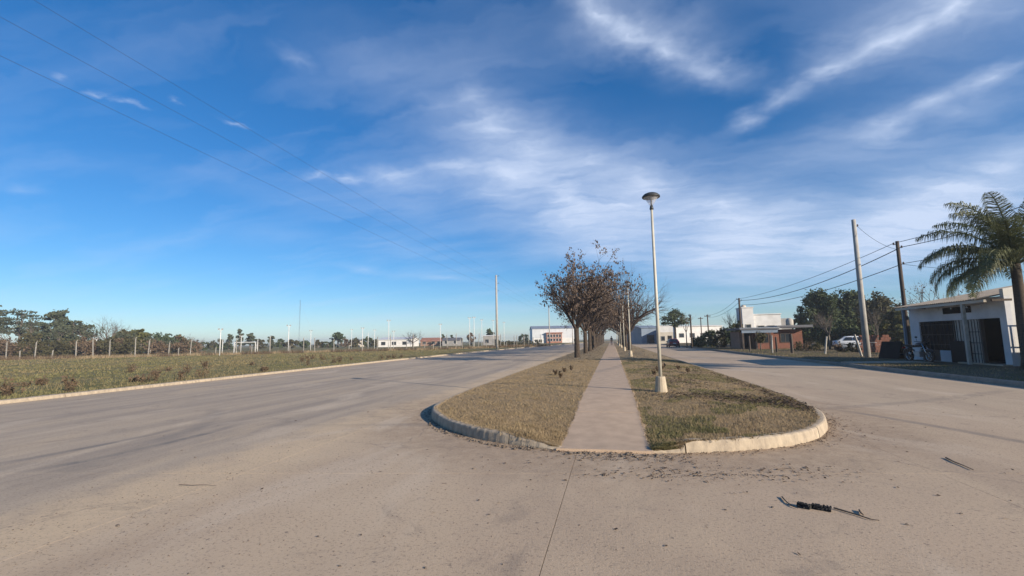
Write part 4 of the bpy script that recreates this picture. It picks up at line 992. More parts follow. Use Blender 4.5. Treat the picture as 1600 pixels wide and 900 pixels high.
def opening(t, x0, x1, z0, z1, y=0, panes=1, mat_='glass', frame='grey_wall', name='window', bars=0):
    f = MB(); k = .07
    for (a, b, c, d) in ((x0-k, x1+k, z0-k, z0), (x0-k, x1+k, z1, z1+k), (x0-k, x0, z0, z1), (x1, x1+k, z0, z1)): f.b2(a, b, y-.06, y+.02, c, d)
    for i in range(1, panes): xm = x0+(x1-x0)*i/panes; f.b2(xm-.03, xm+.03, y-.05, y+.01, z0, z1)
    w = f.build(name, M[frame], t)
    MB().b2(x0, x1, y-.025, y-.005, z0, z1).build('pane', M[mat_], w)
    return w
t, w, he = gable_shed('warehouse', 'large white sheet-clad shed with grey roof and terracotta office front', 832, 905, 508, 200, 26, 'ware_wall', 'metal_sheet', 1.5)
MB().b2(-w/2-.02, w/2+.02, -.06, -.005, -.3, 2.3).build('plinth', M['white_wall'], t)
ox0, ox1 = -w/2+w*.30, -w/2+w*.63
MB().b2(ox0, ox1, -1.2, -.07, -.3, 4.4).build('office_front', M['orange_wall'], t)
MB().b2(ox0-.3, ox1+.3, -1.6, -.075, 4.4, 4.7).build('canopy', M['orange_wall'], t)
for i in range(5):
    for j in range(2):
        xa = ox0+.35+i*(ox1-ox0-.4)/5; opening(t, xa, xa+.85, .9+j*1.75, 2.05+j*1.75, -1.2, 1, 'glass', 'white_wall')
for xa in (-w/2+1.2, -w/2+2.9, w/2-2.2): opening(t, xa, xa+1.2, .6, 1.7, -.07)
for i in range(1, 12): MB().b2(-w/2+w*i/12-.06, -w/2+w*i/12+.06, -.045, -.006, 2.3, he).build('rib', M['ware_wall'], t)
t, w, he = gable_shed('long_shed', 'long low white shed beyond the field fence', 591, 641, 527, 150, 14, 'white_wall', 'ware_wall', .8)
for xa in (-w/2+1, -w/2+4.5, w/2-2.5): opening(t, xa, xa+1.3, .8, 1.8)
t, w, he = gable_shed('brick_house', 'low brown brick house with pitched roof beyond the fence', 657, 692, 528, 165, 9, 'brick_pale', 'orange_wall', 1.2)
for xa in (-w/2+.8, 0, w/2-2): opening(t, xa, xa+1.1, .8, 1.9)
t, w, he = gable_shed('grey_house', 'small grey house with white upper wall beside the cypress', 691, 718, 528, 155, 8, 'grey_wall', 'slate', .9)
for xa in (-w/2+.8, w/2-2): opening(t, xa, xa+1.0, .8, 1.9, 0, 1, 'glass', 'white_wall')
t, w, he = gable_shed('flat_roofed_house', 'dark house with a white roof edge behind the tall left pole', 755, 779, 524, 150, 8, 'grey_wall', 'white_wall', .25)
for xa in (-w/2+.7, w/2-1.8): opening(t, xa, xa+1.1, .9, 2.0)
t, w, he = gable_shed('low_house', 'small cream house among the low trees of the sports ground', 545, 560, 531, 175, 7, 'cream_wall', 'slate', .8)
opening(t, -.6, .6, .8, 1.9)

# ------------------------------------------------------------------ right side: houses
# low brick house with slab roof and porch
h0 = thing('brick_house', 'low red brick house with flat slab roof behind a post fence', 'house', (17.3, 56.5, .1))
def hb(name, x0, x1, y0, y1, z0, z1, m, par=None): return MB().b2(x0, x1, y0, y1, z0, z1).build(name, M[m], par or h0)
hb('wall', -1.6, .3, 0, 5, -.2, 2.05, 'brick'); hb('wall', .3, 3.4, .6, 5, -.2, 2.2, 'brick'); hb('wall', -3.0, -1.6, .9, 5, -.2, 2.05, 'brick_pale')
rf = hb('roof', -3.4, .55, -1.1, 5.2, 2.2, 2.42, 'slate'); hb('roof_edge', -3.45, .6, -1.15, -1.1, 2.34, 2.44, 'metal_sheet', rf)
rf2 = hb('roof', .62, 4.2, -.3, 5.3, 2.38, 2.62, 'metal_sheet'); hb('fascia', .62, 4.2, -.36, -.3, 2.36, 2.6, 'slate', rf2)
hb('beam', -3.2, .45, -1.0, -.82, 1.85, 2.2, 'blue_grey')
for x in (-3.1, -1.75, -.35): hb('porch_post', x-.09, x+.09, -1.0, -.82, -.2, 1.85, 'wood_pole')
opening(h0, -1.2, -.3, .8, 1.7, 0, 2, 'glass', 'wood_pole'); opening(h0, 1.2, 2.1, .8, 1.7, .6, 2, 'glass', 'wood_pole')
d = opening(h0, -2.6, -1.9, 0, 1.9, .9, 1, 'dark', 'wood_pole', 'door')
tk = thing('water_tank', 'pale round water tank on the roof of the brick house', 'water tank', (19.9, 58.2, 2.72))
MB().lathe((0, 0, 0), [(.32, 0), (.38, .05), (.38, .55), (.36, .68), (.18, .82), (.08, .86)], 14).build('tank', M['white_post'], tk, True)
for a in range(3): MB().box((.26*math.cos(a*2.1), .26*math.sin(a*2.1), -.02), (.07, .07, .06)).build('foot', M['slate'], tk)
# white tower building
tw = thing('white_building', 'bright white flat-roofed building with a square tower', 'building', (18.0, 70, 0))
MB().b2(0, 1.45, 0, 3.0, -.2, 5.55).build('tower', M['white_wall'], tw)
MB().b2(-.08, 1.53, -.08, 3.08, 5.55, 5.67).build('cornice', M['white_wall'], tw)
MB().lathe((.55, 1.2, 5.67), [(.35, 0), (.35, .2), (.2, .34), (.05, .36)], 12).build('roof_vent', M['cream_wall'], tw, True)
MB().b2(1.453, 5.0, .35, 7, -.2, 4.55).build('hall', M['white_wall'], tw)
MB().b2(1.453, 5.1, .25, 7.1, 4.55, 4.68).build('parapet', M['white_wall'], tw)
MB().b2(5.003, 6.6, 1.2, 7, -.2, 4.0).build('side_wing', M['grey_wall'], tw)
for xa in (2.0, 3.3): opening(tw, xa, xa+.8, 2.1, 3.0, .35, 1, 'glass', 'white_post')
opening(tw, .4, 1.0, 2.4, 3.2, 0, 1, 'glass', 'white_post')
# buildings further along the right side
t, w, he = gable_shed('blue_shed', 'far blue-grey shed behind the bare trees on the right', 1003, 1031, 508, 130, 14, 'blue_grey', 'blue_grey', .8)
opening(t, -1, 1, .1, 2.4, 0, 1, 'dark', 'slate', 'door')
bw = thing('cream_building', 'cream building with white upper storey beside the red car', 'building', col_at(1041, 112, 0))
MB().b2(-1.6, 1.7, 0, 7, -.2, 2.9).build('ground_floor', M['cream_wall'], bw); MB().b2(-1.62, 1.72, -.02, 7.02, 2.9, 4.5).build('upper_storey', M['white_wall'], bw)
MB().b2(-1.75, 1.85, -.15, 7.15, 4.5, 4.62).build('roof', M['ware_wall'], bw)
opening(bw, -1.1, -.3, .9, 1.9); opening(bw, .5, 1.3, 0, 2.0, 0, 1, 'dark', 'wood_pole', 'door')
t, w, he = gable_shed('white_shed', 'long white wall of a shed seen over the dark hedge', 1056, 1130, 508, 120, 10, 'white_wall', 'white_wall', .3)
for i in range(4): opening(t, -w/2+1+i*2.8, -w/2+2.2+i*2.8, 1.6, 2.6)
t, w, he = gable_shed('far_house', 'far white house at the end of the right road', 985, 1003, 519, 170, 8, 'white_wall', 'slate', .8)
opening(t, -.6, .6, .8, 1.9)
# brick ruin behind the concrete pole
br = thing('brick_pier', 'broken red brick wall stub behind the black board', 'wall', (20.4, 42.0, .12))
for i in range(9):
    for j in range(7):
        if j > 4 and (i*3+j) % 4 == 0: continue
        MB().box((i*.23+(.11 if j % 2 else 0)-1.0, random.gauss(0, .006), .11+j*.2), (.215, .14, .185)).build('brick', M['brick'], br)

# ------------------------------------------------------------------ right side vegetation
GV = 'trees behind the white car'
for i, (x, yt, w, D, lab, leaf, n, nb, z0) in enumerate([
    (1286, 453, 80, 66, 'dense dark tree left in the group behind the white car', 'evergreen', 15000, 20, .10),
    (1330, 449, 86, 70, 'tallest dark tree in the group behind the white car', 'evergreen', 15000, 20, .10),
    (1376, 464, 84, 64, 'dark olive tree behind the thick concrete pole', 'shrub', 12000, 18, .10),
    (1252, 487, 34, 74, 'low dark tree beside the roof of the brick house', 'evergreen', 3200, 10, .12),
    (1318, 500, 90, 58, 'dark undergrowth directly behind the white car', 'evergreen', 6000, 12, .06),
    (1405, 478, 50, 52, 'loose olive tree left of the shop', 'olive', 4200, 13, .1)]):
    h = ztop(x, yt, D)-.1; wm_ = w*.5*D/FPX
    leafy('dark_tree', lab, 'tree', col_at(x, D, .1), h, blobs_round(h, wm_, nb, 60+i, z0, .5), n, .36, leaf, 'bark', .2, 70+i, GV)
b = gpx(1297, 546.5, .12); D = (b-Vector((0, 0, CAM_H))).dot(fwd); h = ztop(1297, 478, D)
skeleton_tree('bare_tree', 'small pale leafless tree left of the white car', 'tree', b, 1.5, .10, h*.27, 41, 4, (5, 4, 4, 3), .50, .05, 0, wood='bark_grey', twig='twig_grey')
b = col_at(1372, 40, .12); skeleton_tree('bare_tree', 'thin leafless sapling behind the concrete pole', 'tree', b, 1.2, .06, 1.35, 43, 4, (5, 3, 3, 3), .40, .06, 0, wood='bark_grey', twig='twig_grey')
b = col_at(1462, 34, .12); skeleton_tree('bare_tree', 'sparse leafless tree rising behind the shop roof', 'tree', b, 2.2, .09, 1.55, 45, 4, (5, 3, 3, 3), .50, .05, 120, .12, 'brown_leaf', wood='bark_grey', twig='twig_grey')
b = gpx(1056, 541, .12); D = 84
leafy('round_tree', 'bushy green tree with two leaning trunks behind the red car', 'tree', col_at(1056, D, .1), ztop(1050, 482, D), [(-.8, 0, 5.0, 1.6, 1.5, 1.1), (.3, .3, 5.9, 1.1, 1.1, .8), (1.3, 0, 4.9, 1.4, 1.3, 1.0), (-1.6, .2, 4.2, 1.0, 1.0, .6), (0, -.4, 4.4, 1.3, 1.2, .8), (2.1, .1, 4.3, .9, .9, .6)], 2600, .30, 'evergreen', 'bark', .17, 81)
skeleton_tree('bare_tree', 'slim leafless tree between the green tree and the dark hedge', 'tree', col_at(1073, 70, .1), 2.4, .08, 1.2, 47, 4, (4, 3, 3, 3), .32, .12, 0, wood='bark_grey', twig='twig_grey')
skeleton_tree('pollard_tree', 'straight dark trunk with a cut top before the hedge', 'tree', col_at(1081, 68, .1), 4.6, .12, .35, 48, 2, (5, 3), .9, .1, 0)
GH = 'hedge bushes of the right pavement'
for i, (x, yt, w, D, leaf) in enumerate([(1096, 524, 22, 66, 'evergreen'), (1112, 514, 28, 64, 'evergreen'), (1128, 509, 28, 62, 'shrub'), (1142, 506, 24, 61, 'evergreen'), (1087, 530, 20, 72, 'evergreen')]):
    h = ztop(x, yt, D)-.1
    leafy('hedge_bush', ['dark clipped bush in the hedge, second from its left end', 'dark bulky bush in the middle of the hedge', 'brownish bush in the hedge left of the yellowish bush', 'tall dark bush touching the yellowish bush', 'low dark bush at the left end of the hedge'][i], 'bush', col_at(x, D, .1), h, blobs_round(h, w*.5*D/FPX, 9, 90+i, .1, .6), 2400, .22, leaf, 'bark', .1, 95+i, GH)
h = ztop(1154, 498, 57)-.1
leafy('yellowish_bush', 'tall yellowish green bush at the foot of the far dark pole', 'bush', col_at(1154, 58, .1), h, blobs_round(h, 1.0, 10, 101, .15, .7), 2400, .24, 'olive', 'bark', .1, 102)
skeleton_tree('bare_tree', 'leafless treetop showing above the dark hedge', 'tree', col_at(1146, 66, .1), 2.2, .09, 1.35, 49, 4, (5, 4, 3, 3), .5, .05, 0, twig='twig')
b = gpx(1189, 548.5, .13); leafy('clipped_shrub', 'small round shrub on a single stem in front of the brick house', 'shrub', b, 1.7, [(0, 0, 1.35, .5, .5, .42), (.15, .1, 1.1, .35, .35, .3), (-.18, 0, 1.15, .35, .35, .3)], 1300, .13, 'shrub', 'bark_grey', .045, 104)
for i, (x, y) in enumerate([(1248, 548), (1262, 548.5), (1276, 549), (1312, 550.5), (1332, 551), (1405, 556), (1392, 553)]):
    b = gpx(x, y, .13); leafy('scrub_bush', 'low dry scrub bush on the verge before the white car' if x < 1360 else 'low dry scrub bush left of the shop', 'bush', b, .8, blobs_round(.75, .75, 6, 120+i, .1, .5), 500, .13, 'weed' if i % 2 else 'shrub', 'bark', .03, 130+i, 'scrub on the verge before the car' if x < 1360 else 'scrub left of the shop')
# posts of the roadside fence on the right
GF = 'posts of the right roadside fence'
for i, (x, yb, h, m, r_, tilt, lab) in enumerate([(1172, 549, 1.5, 'wood_pole', .09, 0, 'dark post at the left end of the brick house fence'), (1207, 551.5, 1.5, 'white_post', .06, .03, 'pale thin post before the brick house'), (1214, 550.5, 1.35, 'wood_pole', .09, 0, 'dark post next to the pale thin post'), (1238, 552, 1.6, 'wood_pole', .12, 0, 'thick dark post at the right corner of the brick house fence'), (1289, 554, 1.35, 'white_post', .065, .16, 'pale post leaning right, left of the white car'), (1347, 557, 1.45, 'white_post', .07, -.22, 'pale post leaning left in front of the white car')]):
    b = gpx(x, yb, .13)
    tag(MB().tube([(0, 0, -.1), (tilt*h*.5, 0, h*.5), (tilt*h, 0, h)], [r_, r_*.95, r_*.9], 6).build('fence_post', M[m], loc=b), lab, 'post', GF)

# ------------------------------------------------------------------ cars
def car(name, label, paint, loc, rz):
    t = thing(name, label, 'car', loc, rz)
    # length along X (front +X), stations: x, half width, sill z, belt z
    st = [(-2.02, .62, .42, .78), (-1.98, .74, .32, .92), (-1.7, .80, .24, .97), (-.9, .83, .22, .95), (.3, .83, .22, .92), (1.1, .82, .23, .88), (1.65, .78, .26, .78), (1.95, .68, .34, .68), (2.04, .55, .42, .60)]
    V = []; F = []
    for x, w, z0, z1 in st: V += [(x, -w*.86, z0), (x, -w, z0+.12), (x, -w, z1-.14), (x, -w*.93, z1), (x, 0, z1+.03), (x, w*.93, z1), (x, w, z1-.14), (x, w, z0+.12), (x, w*.86, z0)]
    n = 9
    for i in range(len(st)-1):
        for k in range(n): F.append((i*n+k, i*n+(k+1) % n, (i+1)*n+(k+1) % n, (i+1)*n+k))
    F += [tuple(range(n-1, -1, -1)), tuple(range((len(st)-1)*n, len(st)*n))]
    body = MB().add(V, F).build('body', M[paint], t, True)
    cs = [(-1.75, .70, .93, .97), (-1.05, .66, .93, 1.36), (-.55, .63, .93, 1.42), (.15, .63, .92, 1.41), (.55, .66, .91, 1.28), (1.12, .72, .89, .92)]
    V = []; F = []
    for x, w, z0, z1 in cs: V += [(x, -.78, z0), (x, -w*.92, z1-.05), (x, -w*.7, z1), (x, w*.7, z1), (x, w*.92, z1-.05), (x, .78, z0)]
    for i in range(len(cs)-1):
        for k in range(5): F.append((i*6+k, i*6+k+1, (i+1)*6+k+1, (i+1)*6+k))
    MB().add(V, F).build('cabin', M[paint], t, True)
    def lerp3(a, b, f): return tuple(a[i]+(b[i]-a[i])*f for i in range(3))
    for s in (-1, 1):
        for nm, (xa, xb, xc, xd) in (('rear_window', (-1.28, -.42, -.42, -.98)), ('front_window', (-.34, .80, .42, -.34))):
            q = [(xa, s*.775, .965), (xb, s*.775, .955), (xc, s*.645, 1.31), (xd, s*.645, 1.31)]
            q = [(x, y+s*.022, z) for x, y, z in q]
            MB().add(q, [(0, 1, 2, 3)] if s < 0 else [(3, 2, 1, 0)]).build('side_window', M['glass'], t)
        MB().b2(-.42, -.2, s*.83, s*.86, .72, .76).build('door_handle', M['black_metal'], t)
        MB().box((.72, s*.88, .98), (.12, .16, .11)).build('mirror', M['black_metal'], t)
        MB().b2(-1.2, 1.1, s*.835, s*.848, .52, .58).build('trim_strip', M['black_metal'], t)
        MB().box((1.90, s*.52, .66), (.16, .30, .13), s*-.25).build('headlight', M['chrome'], t)
        MB().box((-1.99, s*.56, .76), (.07, .24, .16)).build('tail_light', M['red_light'], t)
        for x in (-1.28, 1.28):
            wv = MB().torus((x, s*.74, .30), .225, .085, 'Y', 20, 8).build('wheel', M['rubber'], t, True)
            MB().tube([(x, s*.70, .30), (x, s*.80, .30)], [.17, .15], 14).build('rim', M['chrome'], wv)
            MB().torus((x, s*.80, .31), .33, .03, 'Y', 20, 5).build('wheel_arch', M['black_metal'], t)
    MB().add([(1.10, -.64, .945), (1.10, .64, .945), (.62, .56, 1.285), (.62, -.56, 1.285)], [(0, 1, 2, 3)]).build('windscreen', M['glass'], t)
    MB().add([(-1.745, .60, 1.0), (-1.745, -.60, 1.0), (-1.12, -.52, 1.36), (-1.12, .52, 1.36)], [(0, 1, 2, 3)]).build('rear_screen', M['glass'], t)
    MB().box((2.0, 0, .40), (.14, 1.3, .16)).build('bumper', M['black_metal'], t); MB().box((-2.0, 0, .42), (.14, 1.4, .18)).build('bumper', M['black_metal'], t)
    MB().box((-2.035, 0, .66), (.02, .42, .12)).build('number_plate', M['white_steel'], t)
    return t
car('parked_car', 'white saloon car parked under the dark trees behind the leaning posts', 'car_white', (22.9, 50.6, .14), R(-12)).scale = (.88, .88, .92)
car('parked_car', 'red car seen from behind, parked at the kerb of the right road', 'car_red', (9.75, 80, 0), R(91))
for i, (x, D, m) in enumerate([(1000, 165, 'car_white'), (995, 185, 'car_white')]):
    q = col_at(x, D, 0); car('parked_car', 'distant pale car at the end of the right road, %s' % ('the nearer' if i == 0 else 'the farther'), m, q, R(80))

# ------------------------------------------------------------------ shop with porch
SX, Y0, Y1, ZG, ZT = 16.3, 23.4, 29.9, .15, 3.12
shop = thing('shop', 'white single-storey shop with a tin roof and barred dark openings', 'shop', (SX, (Y0+Y1)/2, ZG))
def sb(name, x0, x1, y0, y1, z0, z1, m, par=None):
    return MB().b2(x0-SX, x1-SX, y0-(Y0+Y1)/2, y1-(Y0+Y1)/2, z0-ZG, z1-ZG).build(name, M[m], par or shop)
th = .2; LZ = 2.2
sb('wall', SX, SX+th, 29.12, Y1, 0, ZT, 'shop_wall'); sb('wall', SX, SX+th, Y0, 23.75, 0, ZT, 'shop_wall'); sb('wall', SX+.002, SX+th, 23.752, 29.118, LZ, ZT-.002, 'shop_wall')
sb('side_wall', SX+th+.002, 21, Y1-.2, Y1-.002, 0, 3.0, 'shop_wall'); sb('back_wall', 20.8, 21, Y0+.21, Y1-.21, 0, 3.6, 'grey_wall')
MB().prism([(x-SX, Y0+.004-(Y0+Y1)/2, z-ZG) for x, z in ((SX+th+.002, 0), (21, 0), (21, 4.25), (SX+.0, 3.42), (SX+.0, 3.123), (SX+th+.002, 3.123))], (0, .19, 0)).build('side_wall', M['white_wall'], shop)
sb('floor', SX, 20.8, Y0+.2, Y1-.2, .05, .17, 'grey_wall'); sb('sill', SX-.35, SX-.003, Y0, 26.0, .05, .22, 'path')
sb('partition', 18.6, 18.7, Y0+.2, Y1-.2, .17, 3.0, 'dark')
sb('plinth', SX+.02, SX+.16, 26.95, 27.75, .15, .72, 'shop_wall')
# corrugated roof in sheets, falling towards the street
rx0, rx1, rz0, rz1 = 15.45, 21.0, 3.02, 4.02
k = 0; y = 23.62
while y < 29.55:
    ye = min(y+1.05, 29.62); m = MB(); nn = 14; V = []
    for i in range(nn+1):
        yy = y+(ye-y)*i/nn; dz = .018*math.cos(i*math.pi)
        V += [(rx0-SX, yy-(Y0+Y1)/2, rz0+dz-ZG+.0015*k), (rx1-SX, yy-(Y0+Y1)/2, rz1+dz-ZG+.0015*k)]
    m.add(V, [(2*i, 2*i+1, 2*i+3, 2*i+2) for i in range(nn)]); o = m.build('roof_sheet', M['roof_tin'], shop)
    sd_ = o.modifiers.new('thickness', 'SOLIDIFY'); sd_.thickness = .006; y = ye-.03; k += 1
sb('eave_beam', 15.5, 15.6, 23.3, 29.6, 2.86, 2.98, 'cream_wall')
for i in range(6): sb('rafter', 15.6, SX-.002, 23.0+i*1.35, 23.08+i*1.35, 2.88, 2.97, 'wood_pole')
sb('porch_post', 15.49, 15.61, 24.55, 24.67, 0, 2.86, 'white_post'); sb('porch_post', 15.50, 15.60, 28.95, 29.05, 0, 2.86, 'blue_grey')
# shopfront
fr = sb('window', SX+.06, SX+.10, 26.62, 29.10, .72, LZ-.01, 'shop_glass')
for i in range(9): sb('bar', SX+.02, SX+.04, 26.7+i*.29, 26.72+i*.29, .72, LZ-.02, 'black_metal', fr)
for z in (1.0, 1.5, 2.0): sb('rail', SX+.012, SX+.018, 26.62, 29.1, z, z+.03, 'black_metal', fr)
sb('stall_riser', SX+.05, SX+.12, 27.76, 29.11, .15, .715, 'black_metal')
sb('stall_riser', SX+.05, SX+.12, 26.6, 26.94, .15, .715, 'black_metal')
sb('mullion', SX+.01, SX+.12, 26.54, 26.615, .15, LZ-.01, 'black_metal')
pn = sb('panel', SX+.05, SX+.09, 25.72, 26.53, 1.2, LZ-.01, 'white_post')
for i in range(4): sb('bar', SX+.02, SX+.04, 25.8+i*.2, 25.82+i*.2, 1.2, LZ-.02, 'black_metal', pn)
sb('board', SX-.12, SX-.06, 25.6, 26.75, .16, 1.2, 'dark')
dr = sb('door', SX+.05, SX+.10, 24.98, 25.68, .2, LZ-.01, 'white_post')
for i in range(4): sb('bar', SX+.015, SX+.035, 25.06+i*.18, 25.08+i*.18, .2, LZ-.02, 'black_metal', dr)
for z in (.6, 1.1, 1.6): sb('rail', SX+.006, SX+.013, 24.98, 25.68, z, z+.03, 'black_metal', dr)
sb('door_frame', SX+.0, SX+.14, 24.86, 24.95, .17, LZ-.01, 'wood_pole')
sb('sign_board', SX-.05, SX-.01, 25.3, 27.1, 2.52, 2.82, 'dark')
for y in (24.2, 25.0, 26.0, 26.9): MB().lathe((15.95-SX, y-(Y0+Y1)/2, 2.72-ZG), [(.01, .08), (.02, .06), (.035, .03), (.03, .0), (.01, -.015)], 8).build('eave_bead', M['white_steel'], shop, True)  # small white drop-shaped pieces hanging under the eave
ct = thing('counter', 'pale counter standing inside the dark shop doorway', 'counter', (17.4, 24.35, .17))
MB().b2(-.25, .25, -.45, .45, 0, .85).build('body', M['grey_wall'], ct); MB().b2(-.3, .3, -.5, .5, .852, .9).build('top', M['white_post'], ct)
# yard railing and teal panel at the right edge
rl = thing('yard_railing', 'dark metal yard railing at the right end of the shop', 'railing', (17.0, 23.1, .15))
for i in range(9): MB().b2(-.4+i*.28, -.37+i*.28, -.015, .015, 0, 1.9).build('bar', M['black_metal'], rl)
for z in (.25, .95, 1.85): MB().b2(-.42, 1.9, .018, .045, z, z+.05).build('rail', M['black_metal'], rl)
dm = thing('banner', 'teal and white banner panel by the palm at the right edge', 'banner', (16.55, 22.55, .15), R(-20))
MB().b2(-.28, .28, -.02, .02, 1.15, 1.85).build('teal_panel', M['teal'], dm); MB().b2(-.28, .28, -.02, .02, .35, 1.147).build('white_panel', M['white_post'], dm)
for x in (-.31, .31): MB().b2(x-.02, x+.02, -.02, .02, 0, 1.9).build('leg', M['black_metal'], dm)
nh = thing('shade_house', 'low cream house next to the shop, added out of view to shade the verge', 'house', (18.2, 9.0, .15))  # unseen house, added to cast the shade on the right verge
MB().b2(0, 6, 0, 11.2, -.2, 2.45).build('wall', M['cream_wall'], nh); MB().b2(-.35, 6.3, -.3, 11.5, 2.452, 2.6).build('roof', M['slate'], nh)
for y in (1.6, 5.2, 8.6):
    w_ = MB().b2(-.05, -.004, y, y+1.3, 1.0, 2.0).build('window', M['wood_pole'], nh); MB().b2(-.07, -.052, y+.08, y+1.22, 1.08, 1.92).build('pane', M['glass'], w_)
# black A-board
ab = thing('sandwich_board', 'black A-shaped board standing beside the concrete pole', 'board', (16.0, 31.2, .15), R(-62))
for s in (-1, 1): MB().box((0, s*.22, .50), (1.1, .035, 1.06), mat=Matrix.Rotation(s*.40, 3, 'X')).build('panel', M['dark'], ab)
for s in (-.5, .5): MB().b2(s-.02, s+.02, -.3, .3, .3, .33).build('brace', M['wood_pole'], ab)

# ------------------------------------------------------------------ motorcycle (front towards -Y)
mc = thing('motorcycle', 'dark motorcycle parked in front of the shop', 'motorcycle', (15.15, 27.35, .16), R(8))
for y, nm in ((-.64, 'front_wheel'), (.64, 'rear_wheel')):
    wv = MB().torus((0, y, .30), .255, .05, 'X', 24, 8).build('wheel', M['rubber'], mc, True)
    rm = MB().torus((0, y, .30), .20, .018, 'X', 24, 6)
    for k in range(6): a = k*math.pi/3; rm.tube([(0, y, .30), (0, y+.2*math.cos(a), .30+.2*math.sin(a))], .016, 5)
    rm.tube([(-.06, y, .30), (.06, y, .30)], .05, 10); rm.build('rim', M['chrome'], wv, True)
for s in (-1, 1): MB().tube([(s*.085, -.64, .30), (s*.085, -.50, .62), (s*.08, -.36, .95)], .025, 8).build('fork', M['chrome'], mc, True)
f = MB(); f.tube([(0, -.38, .86), (0, -.10, .42), (0, .22, .34), (0, .30, .62)], .028, 8); f.tube([(0, -.36, .90), (0, .05, .76), (0, .55, .74), (0, .80, .80)], .025, 8)
for s in (-.09, .09): f.tube([(s, .20, .36), (s, .64, .30)], .022, 6); f.tube([(s, .62, .33), (s, .50, .70)], .024, 6)
f.build('frame', M['black_metal'], mc, True)
tkm = MB(); V = []
for y, w, z0, z1 in ((-.34, .06, .80, .90), (-.22, .13, .74, .97), (-.02, .14, .73, .98), (.14, .09, .74, .86)):
    V += [(-w, y, z0+.04), (-w*.85, y, z1-.04), (0, y, z1), (w*.85, y, z1-.04), (w, y, z0+.04), (0, y, z0)]
tkm.add(V, [(i*6+k, i*6+(k+1) % 6, (i+1)*6+(k+1) % 6, (i+1)*6+k) for i in range(3) for k in range(6)]+[(5, 4, 3, 2, 1, 0), (18, 19, 20, 21, 22, 23)]); tkm.build('tank', M['moto'], mc, True)
MB().prism([(-.11, .12, .76), (-.12, .40, .74), (-.11, .80, .80), (-.10, .84, .87), (-.11, .45, .83), (-.10, .14, .84)], (.22, 0, 0)).build('seat', M['rubber'], mc)
e = MB(); e.box((0, -.02, .40), (.22, .34, .26)); e.tube([(0, -.14, .5), (0, -.24, .66)], .075, 10); e.build('engine', M['metal_sheet'], mc)
MB().tube([(.13, -.2, .40), (.15, 0, .26), (.16, .4, .30), (.17, .85, .42)], [.022, .024, .045, .04], 8).build('exhaust', M['chrome'], mc, True)
MB().tube([(-.36, -.26, 1.04), (-.2, -.36, 1.02), (0, -.39, .99), (.2, -.36, 1.02), (.36, -.26, 1.04)], .014, 6).build('handlebar', M['black_metal'], mc, True)
for s in (-1, 1):
    q = MB().tube([(s*.26, -.32, 1.03), (s*.30, -.34, 1.22)], .007, 5).build('mirror', M['black_metal'], mc); MB().lathe((s*.30, -.34, 1.20), [(.01, 0), (.055, .02), (.055, .07), (.01, .09)], 10).build('mirror_glass', M['black_metal'], q, True)
MB().lathe((0, -.48, .84), [(.02, 0), (.08, .03), (.09, .10), (.07, .17), (.02, .19)], 12).build('headlight', M['black_metal'], mc, True)
MB().tube([(0, -.92, .50), (0, -.80, .60), (0, -.62, .635), (0, -.45, .60), (0, -.35, .5)], .045, 6).build('front_mudguard', M['moto'], mc, True)
MB().tube([(0, .40, .60), (0, .62, .665), (0, .85, .60), (0, .96, .46)], .055, 6).build('rear_mudguard', M['moto'], mc, True)
MB().box((0, .92, .70), (.12, .06, .08)).build('tail_light', M['red_light'], mc)

# ------------------------------------------------------------------ palm
pb = gpx(1609, 577, .15)
palm = thing('palm_tree', 'feathery palm with drooping fronds in front of the shop', 'palm', pb)
MB().tube([(0, 0, -.1), (.02, 0, .4), (.0, .02, 1.6), (.03, .03, 2.9), (.04, .04, 4.1)], [.27, .21, .18, .165, .15], 14).build('trunk', M['palm_trunk'], palm, True)
rp = random.Random(4)
def frond(az, el, L, droop, seed):
    rnd = random.Random(seed); m = MB(); n = 22; pts = []; p = Vector((.04, .04, 4.05)); e = el
    ho = Vector((math.cos(az), math.sin(az), 0)); side = Vector((-math.sin(az), math.cos(az), 0))
    for i in range(n+1):
        pts.append(p.copy()); dirv = ho*math.cos(e)+Vector((0, 0, 1))*math.sin(e); p = p+dirv*(L/n); e -= droop*(.35+1.3*i/n)/n
    m.tube(pts, [.034*(1-.85*i/n)+.004 for i in range(n+1)], 5, cap=False)
    lv = []
    for i in range(3, n):
        for q in range(6):
            f = q/6; c = pts[i]*(1-f)+pts[i+1]*f; t = (i+f)/n; tg = (pts[i+1]-pts[i]).normalized()
            ll = (.74*math.sin(math.pi*min(1, .12+t*.86))**.6+.08)*rnd.uniform(.8, 1.15)
            for s in (-1, 1):
                d = (side*s*rnd.uniform(.6, 1.0)+tg*rnd.uniform(.35, .7)+Vector((0, 0, rnd.uniform(-.35, .25)))).normalized()
                mid = c+d*ll*.5; tip = mid+(d*.55+Vector((0, 0, -rnd.uniform(.9, 2.0)))).normalized()*ll*.5
                wv = tg*.012
                m.add([c-wv, c+wv, mid+wv*1.1, mid-wv*1.1, tip], [(0, 1, 2, 3), (3, 2, 4)])
    return m.build('frond', M['palm'], palm)
